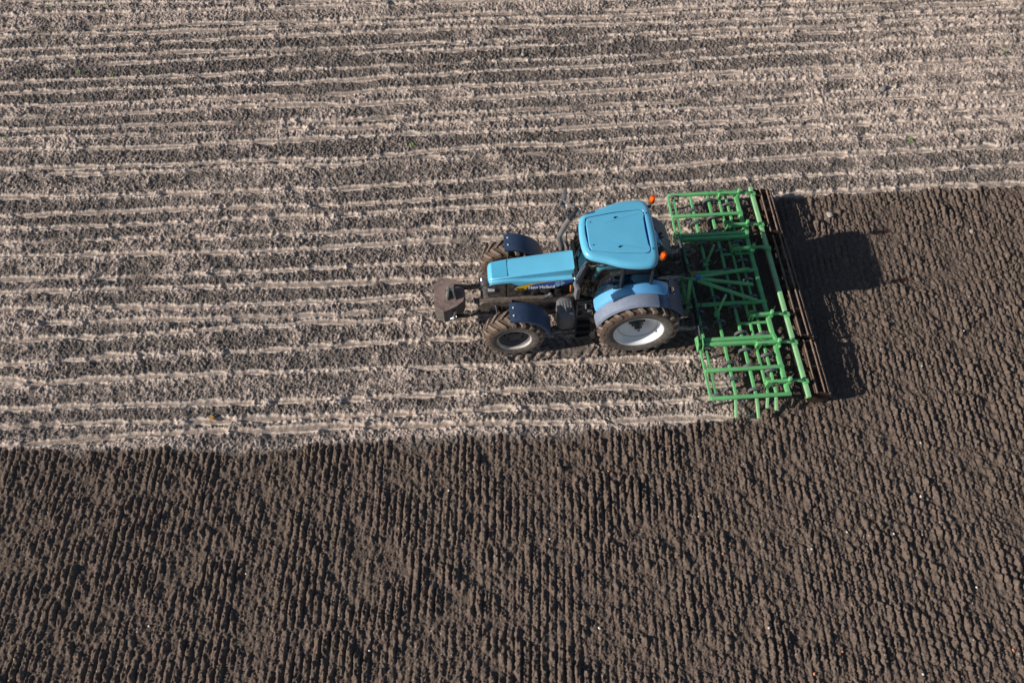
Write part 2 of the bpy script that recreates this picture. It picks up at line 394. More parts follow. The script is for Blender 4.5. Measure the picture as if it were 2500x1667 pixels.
    dry = np.maximum(chan * (.72 + .10 * n_sm), np.clip(lip * 1.25, 0, 1.2))
    dry = np.maximum(dry, (1 - chan) * np.clip(.22 + soff + .6 * east_light + .20 * patch + .06 * n_sm + .10 * n_fine + .30 * bank + .30 * below_lip * sstep(.2, .6, ST), 0, 1))
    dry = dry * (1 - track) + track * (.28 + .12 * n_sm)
    dry = np.clip(dry, 0, 1.2) * (1 - till)
    # ---- sheet: relief grid plus a coarse skirt to the horizon
    far = np.array([.05, .2, .7, 2, 6, 16, 40, 90, 200, 450])
    gx = np.concatenate([xs[0] - far[::-1], xs, xs[-1] + far]); gy = np.concatenate([ys[0] - far[::-1], ys, ys[-1] + far])
    F = len(far); NX, NY = len(gx), len(gy)
    pad = lambda a: np.pad(a.astype(np.float32), F, mode='edge')
    Hp = pad(H); fade = np.ones((NY, NX), np.float32); fade[:F] = fade[-F:] = 0; fade[:, :F] = fade[:, -F:] = 0
    Hp *= fade
    V = np.empty((NY, NX, 3), np.float32); V[..., 0] = gx[None, :]; V[..., 1] = gy[:, None]; V[..., 2] = Hp
    idx = np.arange(NX * NY, dtype=np.int32).reshape(NY, NX)
    Q = np.stack([idx[:-1, :-1], idx[:-1, 1:], idx[1:, 1:], idx[1:, :-1]], -1).reshape(-1)
    nf = (NX - 1) * (NY - 1)
    me = bpy.data.meshes.new('field'); me.vertices.add(NX * NY); me.loops.add(nf * 4); me.polygons.add(nf)
    me.vertices.foreach_set('co', V.reshape(-1)); me.loops.foreach_set('vertex_index', Q)
    me.polygons.foreach_set('loop_start', np.arange(0, nf * 4, 4, dtype=np.int32))
    me.polygons.foreach_set('use_smooth', np.ones(nf, bool))
    for nm, arr in (('dry', dry), ('worked', np.maximum(till, np.clip(track * 1.1, 0, 1) * sstep(-.6, .3, X) * .9)), ('row', chan * (1 - till) * np.clip(1.25 - 1.0 * D / WD, 0, 1)), ('lip', lip * (1 - till) * (1 - track))):  # rear-wheel tracks take worked colour: disturbed soil, darkened to deepen the tractor's shadow
        a = me.attributes.new(nm, 'FLOAT', 'POINT'); a.data.foreach_set('value', pad(arr).reshape(-1))
    me.update(calc_edges=True)
    # ---- material
    k = NT('field_soil'); p = k.p; v = k.coord('Object')
    f1 = k.noise(38, 6, .75, v); f2 = k.noise(9, 5, .7, v); f3 = k.noise(120, 3, .6, v); big = k.noise(.5, 4, .6, v)
    dryA, wk, row, lp_ = k.attr('dry'), k.attr('worked'), k.attr('row'), k.attr('lip')
    rough = k.mix(k.ramp(f1, .32, .68), (.045, .037, .032), (.31, .258, .222))
    tan = k.mix(k.ramp(f1, .25, .75), (.47, .355, .29), (.88, .695, .585))
    tan = k.mix(k.ramp(f2, .35, .7), tan, k.mix(.5, tan, (.47, .40, .34)))
    tan = k.mix(k.math('MULTIPLY', row, k.ramp(f2, .2, .6)), tan, k.mix(.7, tan, (.30, .215, .155)))
    dsel = k.math('ADD', dryA, k.math('MULTIPLY', k.math('SUBTRACT', f1, .5), 2.6))
    col = k.mix(k.ramp(dsel, .22, .70), rough, tan)
    col = k.mix(k.math('MULTIPLY', lp_, .85, clamp=True), col, (.84, .72, .61))  # pale dry groove lips, with the sun they catch painted in
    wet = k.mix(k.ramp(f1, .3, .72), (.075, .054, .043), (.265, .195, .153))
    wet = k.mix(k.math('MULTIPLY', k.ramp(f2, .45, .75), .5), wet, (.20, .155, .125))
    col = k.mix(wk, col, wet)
    vo = k.node('ShaderNodeTexVoronoi'); vo.inputs['Scale'].default_value = 22; k.link(v, vo.inputs['Vector'])
    sepc = k.node('ShaderNodeSeparateColor'); k.link(vo.outputs['Color'], sepc.inputs[0])
    speck = k.math('MULTIPLY', k.math('GREATER_THAN', sepc.outputs[0], .955), k.math('LESS_THAN', vo.outputs['Distance'], .26))
    col = k.mix(k.math('MULTIPLY', speck, .7), col, k.mix(sepc.outputs[1], (.45, .36, .30), (.70, .66, .62)))
    k.link(col, p.inputs['Base Color']); p.inputs['Roughness'].default_value = .95; p.inputs['Specular IOR Level'].default_value = .12
    k.bump(k.math('ADD', f3, k.math('MULTIPLY', f1, 1.2)), .55, .012)
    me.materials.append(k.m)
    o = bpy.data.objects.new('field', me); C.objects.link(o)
    tag(o, 'wide bare field, dry tan drill rows above and freshly worked dark soil below', 'field', kind='structure')
    def height(x, y):
        i = int(np.clip(round((x - x0) / dx), 0, nx - 1)); j = int(np.clip(round((y - y0) / dy), 0, ny - 1))
        return float(np.median(H[max(j - 2, 0):j + 3, max(i - 2, 0):i + 3]))
    return height
ground_z = build_field()

# ------------------------------------------------------------------ the tractor (rear axle at x = 0, drives towards -x)
TR = thing('tractor', (0, 0, 0), 'blue four-wheel-drive farm tractor with white rear rims driving left over the bare field', 'tractor')

def make_tyre(cx, s, yc, z, Rl, w, rb, nl, front):
    """wheel with tyre, lugs and rim; s = -1 near side, +1 far side; yc = tyre centre, outer face away from the tractor"""
    T = Rl - .048; W = w / 2
    prof = [(rb, -W * .93), (rb + .05, -W * 1.0), (rb + (T - rb) * .48, -W * 1.05), (rb + (T - rb) * .72, -W * 1.02), (T - .025, -W * .90), (T, -W * .72),
            (T + .008, 0), (T, W * .72), (T - .025, W * .90), (rb + (T - rb) * .72, W * 1.02), (rb + (T - rb) * .48, W * 1.05), (rb + .05, W), (rb, W * .93)]
    c = (cx, yc, z)
    hub = MB()
    if not front:
        hub.lathe([(.0, -.27), (.032, -.27), (.036, -.20), (.082, -.195), (.09, -.11), (.12, -.10), (.125, -.02), (.175, -.015), (.175, .01), (.0, .01)], (cx, yc + (.09 if s < 0 else -.09), z), 24)
    else:
        hub.lathe([(.0, -.10), (.10, -.10), (.13, -.085), (.14, .0), (.0, .0)], (cx, yc + s * .0, z), 24)
    if s > 0: 
        for v in hub.bm.verts: v.co.y = 2 * yc - v.co.y
    wheel = hub.build('wheel', 'hub', TR, at=c)
    rb_ = .155 if not front else .21
    b0 = None
    for k in range(8):
        a = 2 * PI * k / 8 + .2; pos = Vector((cx + rb_ * math.cos(a), yc + s * (-.045 if not front else .022), z + rb_ * math.sin(a)))
        if b0 is None:
            b0 = MB().tube([pos + Vector((0, -.03, 0)), pos + Vector((0, .03, 0))], .017, 6).build('wheel_bolt', 'black', wheel, at=tuple(pos))
        else:
            b_ = b0.copy(); C.objects.link(b_); b_.parent = wheel; b_.location = pos - Vector(c)
    ty = MB().lathe(prof, c, 72).build('tyre', 'tyre', wheel, at=c)
    # dusty sidewall ring and lugs
    sw = MB(); y_o = s * W
    e = .006
    sw.lathe([(rb + .004, s * (W * .93 + e)), (rb + .05, s * (W + e)), (rb + (T - rb) * .48, s * (W * 1.05 + e)), (rb + (T - rb) * .66, s * (W * 1.035 + e))], c, 72)
    sw.build('sidewall', 'sidewall', ty, at=c)
    lg = MB(); n = 8
    for half in (-1, 1):
        for k in range(nl):
            a0 = 2 * PI * (k + (.5 if half > 0 else 0)) / nl
            rings = []
            for i in range(n + 1):
                t = i / n                       # 0 at the centre line, 1 on the shoulder
                yy = half * (-.03 * W + t * W * 1.03)
                ang = a0 + (1 - t) ** .85 * (W * .98 / Rl) * 1.0
                top = Rl if t < .75 else Rl - (t - .75) / .25 * .035
                bot = T - .02 if t < .7 else T - .02 - (t - .7) / .3 * .06
                wd = (.028 + .014 * t) / Rl
                def P(r, da): return Vector((cx - r * math.sin(ang + da), yc + yy, z + r * math.cos(ang + da)))
                rings.append([P(bot, -wd * 1.35), P(bot, wd * 1.35), P(top, wd), P(top, -wd)])
            # lug wraps a little down the shoulder
            yy = half * W * 1.06
            rr = T - .07; rings.append([Vector((cx - (rr - .03) * math.sin(a0 + da), yc + half * W * .95, z + (rr - .03) * math.cos(a0 + da))) for da in (-wd, wd)] +
                                       [Vector((cx - rr * math.sin(a0 + da), yc + yy, z + rr * math.cos(a0 + da))) for da in (wd, -wd)])
            lg.loft(rings)
    lg.build('tread_lugs', 'lug', ty, at=c)
    rm = MB()
    if not front:
        pr = [(rb + .004, W * .93 + .002), (rb + .012, W * .96), (rb - .012, W * .965), (rb - .03, W * .88), (rb - .055, W * .55), (rb - .075, W * .40), (rb - .16, W * .18), (rb - .19, W * .12), (.26, -.03), (.20, -.075), (.0, -.085)]
    else:
        pr = [(rb + .004, W * .93 + .002), (rb + .012, W * .96), (rb - .01, W * .965), (rb - .03, W * .80), (rb - .06, W * .45), (rb - .08, W * .40), (rb - .10, W * .12), (.19, .0), (.175, .04), (.15, .05), (.0, .055)]
    rm.lathe([(r_, s * y_) for r_, y_ in pr], c, 64)
    rim_ = rm.build('rim', 'rim' if not front else 'mudrim', wheel, at=c)
    if not front: MB().lathe([(rb - .117, s * (W * .305)), (rb - .117, s * (W * .325)), (rb - .124, s * (W * .325)), (rb - .124, s * (W * .285))], c, 64, closed=True).build('rim_seam', 'greyfl', rim_, at=c)
    if front:
        MB().lathe([(r_, s * (y_ + .004)) for r_, y_ in ((rb - .045, W * .72), (rb - .062, W * .45), (rb - .082, W * .405), (rb - .10, W * .16), (.20, .004), (.175, .044), (.15, .054), (.0, .058))], c, 48).build('wheel_disc', 'mudblack2', rim_, at=c)
    return wheel
for s in (-1, 1):
    make_tyre(0, s, s * .99, .82, .86, .46, .53, 20, False)
    make_tyre(-2.59, s, s * .915, .60, .645, .38, .37, 18, True)

# ---- chassis, engine, axles
m = MB()
m.box((-2.25, -.31, .92), (2.05, .07, .22), bev=.02); m.box((-2.25, .31, .92), (2.05, .07, .22), bev=.02)
m.poly([(-3.26, -.35, .72), (-3.08, -.35, .70), (-3.05, -.35, .86), (-2.6, -.35, .84), (-2.6, -.35, 1.02), (-3.2, -.35, 1.03), (-3.28, -.35, .95)], .05, (0, -1, 0))
m.poly([(-3.26, .35, .72), (-3.08, .35, .70), (-3.05, .35, .86), (-2.6, .35, .84), (-2.6, .35, 1.02), (-3.2, .35, 1.03), (-3.28, .35, .95)], .05, (0, 1, 0))
m.box((-2.95, 0, .88), (.45, .62, .26), bev=.03)
m.build('chassis_rail', 'mudsteel', TR)
m = MB()
m.box((-2.0, 0, 1.05), (1.5, .46, .62), bev=.04); m.box((-.75, 0, .85), (1.6, .50, .55), bev=.05); m.box((0, 0, .84), (.62, 1.30, .34), bev=.06)
m.lathe([(0, -.75), (.16, -.75), (.17, -.45), (.12, -.40), (.12, .40), (.17, .45), (.16, .75), (0, .75)], (0, 0, .82), 20)
for x in (-2.35, -2.1, -1.85, -1.62): m.box((x, -.24, 1.18), (.14, .12, .18), bev=.03)
m.tube([(-1.9, -.30, 1.02), (-1.75, -.33, 1.10), (-1.55, -.31, 1.06)], .035, 8)
m.build('engine_block', 'engine', TR)
m = MB(); m.tube([(-1.78, -.31, 1.10), (-1.78, -.37, 1.10)], .05, 16); m.build('oil_filter', 'grey', TR)
m = MB(); m.tube([(-2.02, -.34, 1.12), (-2.04, -.36, 1.05), (-1.94, -.37, 1.06), (-1.84, -.36, 1.12)], .012, 8); m.build('engine_pipe', 'steel', TR)
m = MB()
m.bar((-2.59, -.74, .60), (-2.59, .74, .60), .18, .16, .03); m.box((-2.59, 0, .66), (.34, .34, .26), bev=.05)
for s in (-1, 1):
    m.tube([(-2.59, s * .66, .42), (-2.59, s * .66, .80)], .085, 12)
    m.tube([(-2.86, s * .58, .62), (-2.86, 0, .62)], .03, 10)
    m.tube([(-2.62, s * .50, .80), (-2.62, s * .58, 1.0), (-2.60, s * .74, 1.22), (-2.57, s * .86, 1.30)], .024, 8)
m.build('front_axle', 'engine', TR)
for s in (-1, 1):
    m = MB(); m.tube([(-2.95, s * .36, .95), (-2.93, s * .44, .86), (-2.90, s * .52, .66)], .018, 8); m.build('hydraulic_pipe', 'steel', TR)

# ---- bonnet
def bonnet_ring(x, zt, wt, ws, drop, zb):
    wb = wt + .004
    h = [(0, zt), (wt * .6, zt - .003), (wt * .88, zt - .012), (wt, zt - .030), (wt + (wb - wt) * .30, zt - .030 - (drop - .03) * .35), (wt + (wb - wt) * .75, zt - .030 - (drop - .03) * .8), (wb, zt - drop), (wb + .012, zt - drop - .008), (ws - .006, zt - drop - .026), (ws, zt - drop - .05), (ws, min(zb, zt - drop - .055))]
    return [Vector((x, -y, z)) for y, z in h[::-1]] + [Vector((x, y, z)) for y, z in h[1:]]
NOSE = -3.08
def zt(x): t = (x - NOSE) / (-1.30 - NOSE); return 1.65 + .23 * t - .03 * (1 - t) ** 6
st = [(NOSE + .0, -.10, .185, .225, .05, 0), (NOSE + .03, -.035, .215, .255, .05, 0), (NOSE + .09, -.005, .225, .265, .055, 0), (-2.78, 0, .232, .275, .06, 0), (-2.6, 0, .235, .285, .075, 0), (-2.45, 0, .235, .295, .105, 1.44), (-2.3, 0, .237, .305, .135, 1.50), (-2.0, 0, .24, .316, .165, 1.57), (-1.6, 0, .243, .328, .19, 1.615), (-1.31, 0, .245, .336, .205, 1.64)]
rings = [bonnet_ring(x, zt(x) + dz, wt, ws, dr, zb or (zt(x) + dz - dr - .10)) for x, dz, wt, ws, dr, zb in st]
b = MB().loft(rings, closed=False); b.bm.faces.new([v for v in list(b.bm.verts)[:len(rings[0])]])
b.bm.faces.new([v for v in list(b.bm.verts)[-len(rings[0]):]])
BON = b.build('bonnet', 'blue', TR, smooth=38)
m = MB(); m.poly([(-2.99, -.20, zt(-2.99) + .001), (-2.68, -.205, zt(-2.68) + .004), (-2.68, .205, zt(-2.68) + .004), (-2.99, .20, zt(-2.99) + .001)][::-1], .004, (0, 0, 1))
m.build('bonnet_panel', paint('blue_panel_top', (.08, .44, .66), .4, .3, .12, (.40, .38, .33), spot=.2, fade=.05), BON)
# side panels, grille
def ysd(x): return .265 + .06 * min(1, max(0, (x + 3.05) / 1.6))
for s in (-1, 1):
    m = MB()
    m.loft([[Vector((x, s * (ysd(x) - .012), zz)) for zz in (.98, 1.03, zt(x) - .10)] for x in (-3.075, -2.9, -2.72)], closed=False)
    m.loft([[Vector((x, s * (ysd(x) - .018), zz)) for zz in (1.0 if x < -2.2 else 1.14, 1.2, zt(x) - .22)] for x in (-2.70, -2.5, -2.25, -2.0, -1.9)], closed=False)
    m.build('side_grille', 'mudblack', BON, recalc=False)
m = MB(); m.box((-3.085, 0, 1.26), (.03, .46, .52), bev=.012)
for k in range(5): m.box((-3.105, 0, 1.08 + k * .08), (.015, .42, .02))
m.build('front_grille', 'mudblack', TR)
for s in (-1, 1):
    m = MB(); m.poly([(-3.09, s * .262, 1.36), (-2.95, s * .268, 1.33), (-2.95, s * .268, 1.27), (-3.09, s * .262, 1.26)], .014, (0, s, 0)); m.build('headlight', 'white', TR)
# deep blue decal panel, yellow sweep, lettering, leaf emblem
def decal(name, pts, mat, s, off, par):
    o = MB(); o.poly([(x, s * (ysd(x) + off), z) for x, z in pts]); return o.build(name, mat, par, smooth=0)
for s in (-1, 1):
    m = MB()
    top = [(-2.56, 1.31), (-2.50, 1.42), (-2.40, 1.475), (-2.24, 1.525), (-1.96, 1.58), (-1.68, 1.615), (-1.335, 1.645)]
    bot = [(-2.56, 1.29), (-2.50, 1.29), (-2.40, 1.29), (-2.24, 1.30), (-1.96, 1.32), (-1.68, 1.34), (-1.335, 1.52)]
    m.loft([[Vector((x, s * (ysd(x) + .004), z0)), Vector((x, s * (ysd(x) + .004), (z0 + z1) / 2)), Vector((x, s * (ysd(x) + .004), z1))] for (x, z1), (_, z0) in zip(top, bot)], closed=False)
    m.build('side_panel', 'deepblue', BON, recalc=False)
    Y = [(-2.545, 1.295), (-2.50, 1.385), (-2.40, 1.445), (-2.24, 1.503), (-1.96, 1.565), (-1.68, 1.603), (-1.335, 1.635), (-1.335, 1.622), (-1.68, 1.583), (-1.96, 1.535), (-2.10, 1.50), (-2.22, 1.44), (-2.28, 1.37), (-2.30, 1.298)]
    decal('yellow_sweep', Y, 'yellow', s, .008, BON)
    def leaf(pts): return pts
    L1 = [(-1.70, 1.40), (-1.66, 1.375), (-1.61, 1.40), (-1.595, 1.46), (-1.60, 1.49), (-1.66, 1.50), (-1.705, 1.47)]
    L2 = [(-1.705, 1.50), (-1.66, 1.515), (-1.605, 1.51), (-1.603, 1.56), (-1.65, 1.57), (-1.69, 1.55)]
    L3 = [(-1.585, 1.42), (-1.53, 1.46), (-1.49, 1.53), (-1.51, 1.545), (-1.55, 1.515), (-1.585, 1.49)]
    L4 = [(-1.59, 1.51), (-1.55, 1.535), (-1.52, 1.575), (-1.56, 1.585), (-1.59, 1.575)]
    for L in (L1, L2, L3, L4): decal('leaf_emblem', L, 'paleblue', s, .008, BON)
def lettering(txt, size, x, z, mat, slope, squash=1.0, off=.012, ext=.003):
    cu = bpy.data.curves.new('lettering', 'FONT'); cu.body = txt; cu.size = size; cu.extrude = ext; cu.offset = .004 if size > .06 else .001
    cu.resolution_u = 3
    t = bpy.data.objects.new('lettering', cu); C.objects.link(t)
    bpy.context.view_layer.update()
    me = bpy.data.meshes.new_from_object(t.evaluated_get(bpy.context.evaluated_depsgraph_get())); bpy.data.objects.remove(t)
    me.materials.clear(); me.materials.append(M[mat])
    for v in me.vertices:                       # text plane -> near side of the bonnet (seen from -y)
        lx, ly = v.co.x * squash, v.co.y; xx = x + lx
        v.co = Vector((xx, -(ysd(xx) + off) - v.co.z, z + ly + slope * lx))
    me.name = 'lettering'
    o = bpy.data.objects.new('lettering', me); C.objects.link(o); o.parent = BON; return o
LT = lettering('New Holland', .128, -2.25, 1.325, 'white', .045, .80)
lettering('TS110A', .055, -2.50, 1.315, 'black', .02, .85)
m = MB(); m.box((-1.33, 0, 1.50), (.06, .60, .44), bev=.02); m.build('bulkhead', 'engine', TR)

# ---- front mudguards
for s in (-1, 1):
    m = MB(); rings = []
    for k in range(15):
        a = R(97 - k * 6.6); r_ = .765
        px_, pz_ = -2.59 + r_ * math.cos(a), .62 + r_ * math.sin(a)
        prof = [(.66, -.02), (.665, .012), (.70, .02), (1.07, .02), (1.115, .012), (1.125, -.03)]
        rings.append([Vector((px_ + d * math.cos(a), s * y, pz_ + d * math.sin(a))) for y, d in prof] +
                     [Vector((px_ + (d - .012) * math.cos(a), s * y, pz_ + (d - .012) * math.sin(a))) for y, d in prof[::-1]])
    m.loft(rings)
    f = m.build('front_mudguard', 'navy', TR)
    for yb in (.80, .99):
        MB().ball((-2.60, s * yb, .62 + .79), .022, 1, (1, 1, .6)).build('bolt', 'white', f)

# ---- rear mudguards: blue inner arch with a grey widening and a navy rear flap
def arch(mb, y0, y1, r0, r1, a0, a1, n=20, thick=.014, crown=.02):
    rings = []
    for k in range(n + 1):
        a = R(a0 + (a1 - a0) * k / n); ca, sa = math.cos(a), math.sin(a); out = []
        for t in (0, .25, .6, .88, 1.0):
            y = y0 + (y1 - y0) * t; r_ = r0 + (r1 - r0) * t + crown * math.sin(PI * min(1, t * 1.02)) - (.035 if t == 1.0 else 0)
            out.append((r_, y))
        rings.append([Vector((r_ * ca, y, .82 + r_ * sa)) for r_, y in out] + [Vector(((r_ - thick) * ca, y, .82 + (r_ - thick) * sa)) for r_, y in out[::-1]])
    mb.loft(rings); return mb
for s in (-1, 1):
    m = arch(MB(), s * .56, s * .885, .98, .965, 158, 44)
    # inner wall of the arch
    pts = [(0.0, 0.0)]
    wall = [Vector((.975 * math.cos(R(a)), s * .565, .82 + .975 * math.sin(R(a)))) for a in np.linspace(158, 46, 16)]
    m.poly(wall + [Vector((.45, s * .565, .95)), Vector((-.75, s * .565, .95))], .02, (0, -s, 0))
    # rounded rear end
    rr = [Vector((.98 * math.cos(R(a)), s * y, .82 + .98 * math.sin(R(a)))) for a, y in ((44, .885), (37, .875), (31, .83), (28, .74), (29, .65), (34, .58), (44, .56))]
    m.poly(rr, .02, (-.6, 0, -.7))
    F = m.build('rear_mudguard', 'blue_fender', TR)
    g = arch(MB(), s * .885, s * 1.165, .966, .945, 164, 71, crown=.008); g.build('mudguard_widening', 'greyfl', F)
    fl = MB(); rings = []
    for k in range(13):
        a = R(71 - k * 4.4); ca, sa = math.cos(a), math.sin(a)
        y0_ = .892 if k < 4 else max(.38, .885 - .30 * (k - 3)); y1_ = 1.17 - (.05 if k > 10 else 0) - (.06 if k > 11 else 0)
        out = [(y0_ + (y1_ - y0_) * t, .945 + .022 * (1 - t) + (0 if k < 3 else .03)) for t in (0, .3, .7, 1)]
        rings.append([Vector((r_ * ca, s * y, .82 + r_ * sa)) for y, r_ in out] + [Vector(((r_ - .012) * ca, s * y, .82 + (r_ - .012) * sa)) for y, r_ in out[::-1]])
    flap = fl.loft(rings).build('mudguard_flap', 'navy', F)
    for yb in (.78, 1.0):
        a = R(33); MB().ball((.965 * math.cos(a), s * yb, .82 + .965 * math.sin(a)), .02, 1).build('bolt', 'white', flap)
    m = MB(); m.box((.66, s * .70, 1.575), (.06, .13, .09), Matrix.Rotation(R(-45), 3, 'Y').to_3x3(), .015); tl = m.build('tail_light', 'mudblack', F)
    m = MB(); m.box((.69, s * .70, 1.60), (.02, .09, .06), Matrix.Rotation(R(-45), 3, 'Y').to_3x3(), .008); m.build('lens', 'rust', tl)

# ---- cab
m = MB()
def side(x): return .50 + .13 * min(1, max(0, (x + 1.2) / .9))
A0, A1 = (-1.27, .50, 1.55), (-1.12, .50, 2.52); B0, B1 = (-.39, .635, 1.70), (-.44, .70, 2.54); D0, D1 = (.20, .63, 1.68), (.16, .70, 2.54)
for s in (-1, 1):
    q = lambda p: (p[0], s * p[1], p[2])
    m.bar(q(A0), q(A1), .055, .07, .012); m.bar(q((-1.24, .47, 1.08)), q(A0), .055, .07, .012)
    m.bar(q(B0), q(B1), .06, .12, .012); m.bar(q(D0), q(D1), .06, .09, .012)
    m.bar(q((-1.24, .50, 1.10)), q((-.86, .57, 1.10)), .05, .07, .01)
    m.bar(q((-.86, .575, 1.10)), q((-.39, .63, 1.68)), .05, .06, .01); m.bar(q((-1.26, .505, 1.55)), q((-1.24, .49, 1.10)), .05, .08, .01)
    m.bar(q(B0), q(D0), .05, .05, .01)
    m.bar(q(A1), q(B1), .05, .06, .01); m.bar(q(B1), q(D1), .05, .06, .01)
m.bar((-1.285, -.49, 1.80), (-1.285, .49, 1.80), .09, .12, .02); m.bar((-1.12, -.5, 2.52), (-1.12, .5, 2.52), .05, .06, .01); m.bar((.18, -.65, 2.52), (.18, .65, 2.52), .05, .06, .01)
m.bar((.20, -.62, 1.66), (.20, .62, 1.66), .05, .06, .01)
m.build('cab_frame', 'black', TR)
m = MB(); m.box((-.52, 0, 1.10), (1.40, 1.06, .06), bev=.01); m.box((.05, 0, 1.35), (.30, 1.0, .5), bev=.03); m.box((-1.20, 0, 1.35), (.06, .86, .5), bev=.01)
FLO = m.build('cab_floor', 'rubber_black', TR)
m = MB()
for k in range(11): m.box((-1.03 + k * .042, -.33, 1.142), (.024, .20, .014), bev=.003)
m.box((-.82, -.33, 1.133), (.50, .24, .01)); m.build('floor_mat', 'mat', FLO)
m = MB(); m.box((-.30, 0, 1.55), (.50, .50, .13), bev=.05); m.box((-.06, 0, 1.88), (.13, .48, .62), Matrix.Rotation(R(10), 3, 'Y').to_3x3(), .05)
m.box((-.03, 0, 2.24), (.09, .28, .16), bev=.03); m.box((-.28, 0, 1.33), (.36, .36, .36), bev=.04); SEAT = m.build('seat', 'seat', TR)
m = MB(); m.box((-.35, .30, 1.74), (.36, .09, .07), bev=.03); m.box((-.45, .40, 1.62), (.55, .14, .2), bev=.04); m.build('armrest', 'seat', SEAT)
m = MB(); m.box((-1.07, 0, 1.58), (.18, .34, .30), Matrix.Rotation(R(-20), 3, 'Y').to_3x3(), .05); m.bar((-1.02, 0, 1.2), (-.95, 0, 1.78), .09, .09, .02)
m.build('dashboard', 'rubber_black', TR)
m = MB(); mm = Matrix.Rotation(R(-32), 3, 'Y').to_3x3(); cst = Vector((-.86, 0, 1.86)); N = 28
ring = [cst + mm @ Vector((.19 * math.cos(2 * PI * k / N), .19 * math.sin(2 * PI * k / N), 0)) for k in range(N + 1)]
m.tube(ring, .014, 8, caps=False); m.tube([cst + mm @ Vector((0, 0, -.12)), cst], .02, 8)
for k in range(3): a = 2 * PI * k / 3; m.tube([cst, cst + mm @ Vector((.19 * math.cos(a), .19 * math.sin(a), 0))], .011, 6)
m.build('steering_wheel', 'rubber_black', TR)
for x, y in ((-.62, -.40), (-.56, -.36), (-.50, -.42)):
    m = MB(); m.tube([(x, y + .02, 1.15), (x - .02, y, 1.58)], .010, 6); m.ball((x - .02, y, 1.595), .022, 1)
    m.build('control_lever', 'steel', TR)
# glass
def pane(name, pts, t=.006):
    a = Vector(pts[1]) - Vector(pts[0]); b_ = Vector(pts[2]) - Vector(pts[0]); n_ = a.cross(b_).normalized()
    return MB().poly(pts, t, n_).build(name, 'glass', TR, smooth=0)
pane('windscreen', [(-1.265, -.47, 1.86), (-1.265, .47, 1.86), (-1.13, .47, 2.49), (-1.13, -.47, 2.49)])
pane('rear_window', [(.20, .60, 1.70), (.20, -.60, 1.70), (.17, -.65, 2.49), (.17, .65, 2.49)])
for s in (-1, 1):
    pane('side_window', [(-.35, s * .638, 1.73), (.17, s * .633, 1.71), (.14, s * .695, 2.49), (-.40, s * .698, 2.49)])
    pts = [(-1.235, s * .505, 1.14), (-.87, s * .575, 1.14), (-.43, s * .634, 1.70), (-.47, s * .698, 2.49), (-1.11, s * .515, 2.49), (-1.25, s * .51, 1.56)]
    o_ = MB(); o_.poly(pts); dg = o_.build('door_glass', 'glass', TR, smooth=0)
    m = MB()
    loop = [Vector((p[0], p[1] + s * .008, p[2])) for p in pts]
    for a_, b_ in zip(loop, loop[1:] + loop[:1]): m.bar(a_, b_, .03, .04, .004)
    m.build('door_seal', 'black', dg)
    m = MB(); m.box((-.50, s * .675, 1.72), (.14, .03, .04), bev=.01); m.build('door_handle', 'rubber_black', dg)
m = MB(); m.tube([(-1.305, .05, 1.86), (-1.285, .0, 1.95), (-1.21, -.02, 2.32)], .009, 6); m.box((-1.24, -.02, 2.14), (.02, .02, .55), Matrix.Rotation(R(12), 3, 'Y').to_3x3()); m.build('wiper', 'black', TR)
# roof
half = [(-1.245, .0), (-1.238, .16), (-1.225, .30), (-1.185, .45), (-1.12, .53), (-1.04, .575), (-.90, .625), (-.78, .665), (-.62, .73), (-.49, .775), (-.34, .81), (-.19, .83), (-.05, .835), (.07, .825), (.15, .785), (.20, .72), (.235, .62), (.25, .45), (.262, .20), (.266, 0)]
def dense(h, n=4): return [(p.x, p.y) for p in curve([(x, y, 0) for x, y in h], n)]
half = dense(half, 3)
outl = half + [(x, -y) for x, y in half[-2:0:-1]]
nO = len(outl)
def inset(d):
    res = []
    for i in range(nO):
        p0, p1, p2 = (Vector((*outl[(i + k) % nO], 0)) for k in (-1, 0, 1)); t_ = (p2 - p0).normalized(); n_ = Vector((t_.y, -t_.x, 0))
        res.append(p1 + n_ * d)
    return res
sgn = 1 if (inset(.1)[0].x > outl[0][0]) else -1
def rring(d, z, sx=1.0):
    out = []
    for p in inset(sgn * d):
        bulge = .010 * max(0, 1 - ((p.x + .45) / .9) ** 2) * max(0, 1 - (p.y / .75) ** 2)
        out.append(Vector((p.x, p.y, z + bulge)))
    return out
def clean(ring):
    return ring
levels = [(.10, 2.50), (.03, 2.51), (.004, 2.545), (.0, 2.575), (.006, 2.61), (.03, 2.642), (.065, 2.660), (.105, 2.668), (.118, 2.668)]
m = MB(); m.loft([rring(d, z) for d, z in levels], cap1=False)
ROOF = m.build('roof', 'blue', TR, smooth=60)
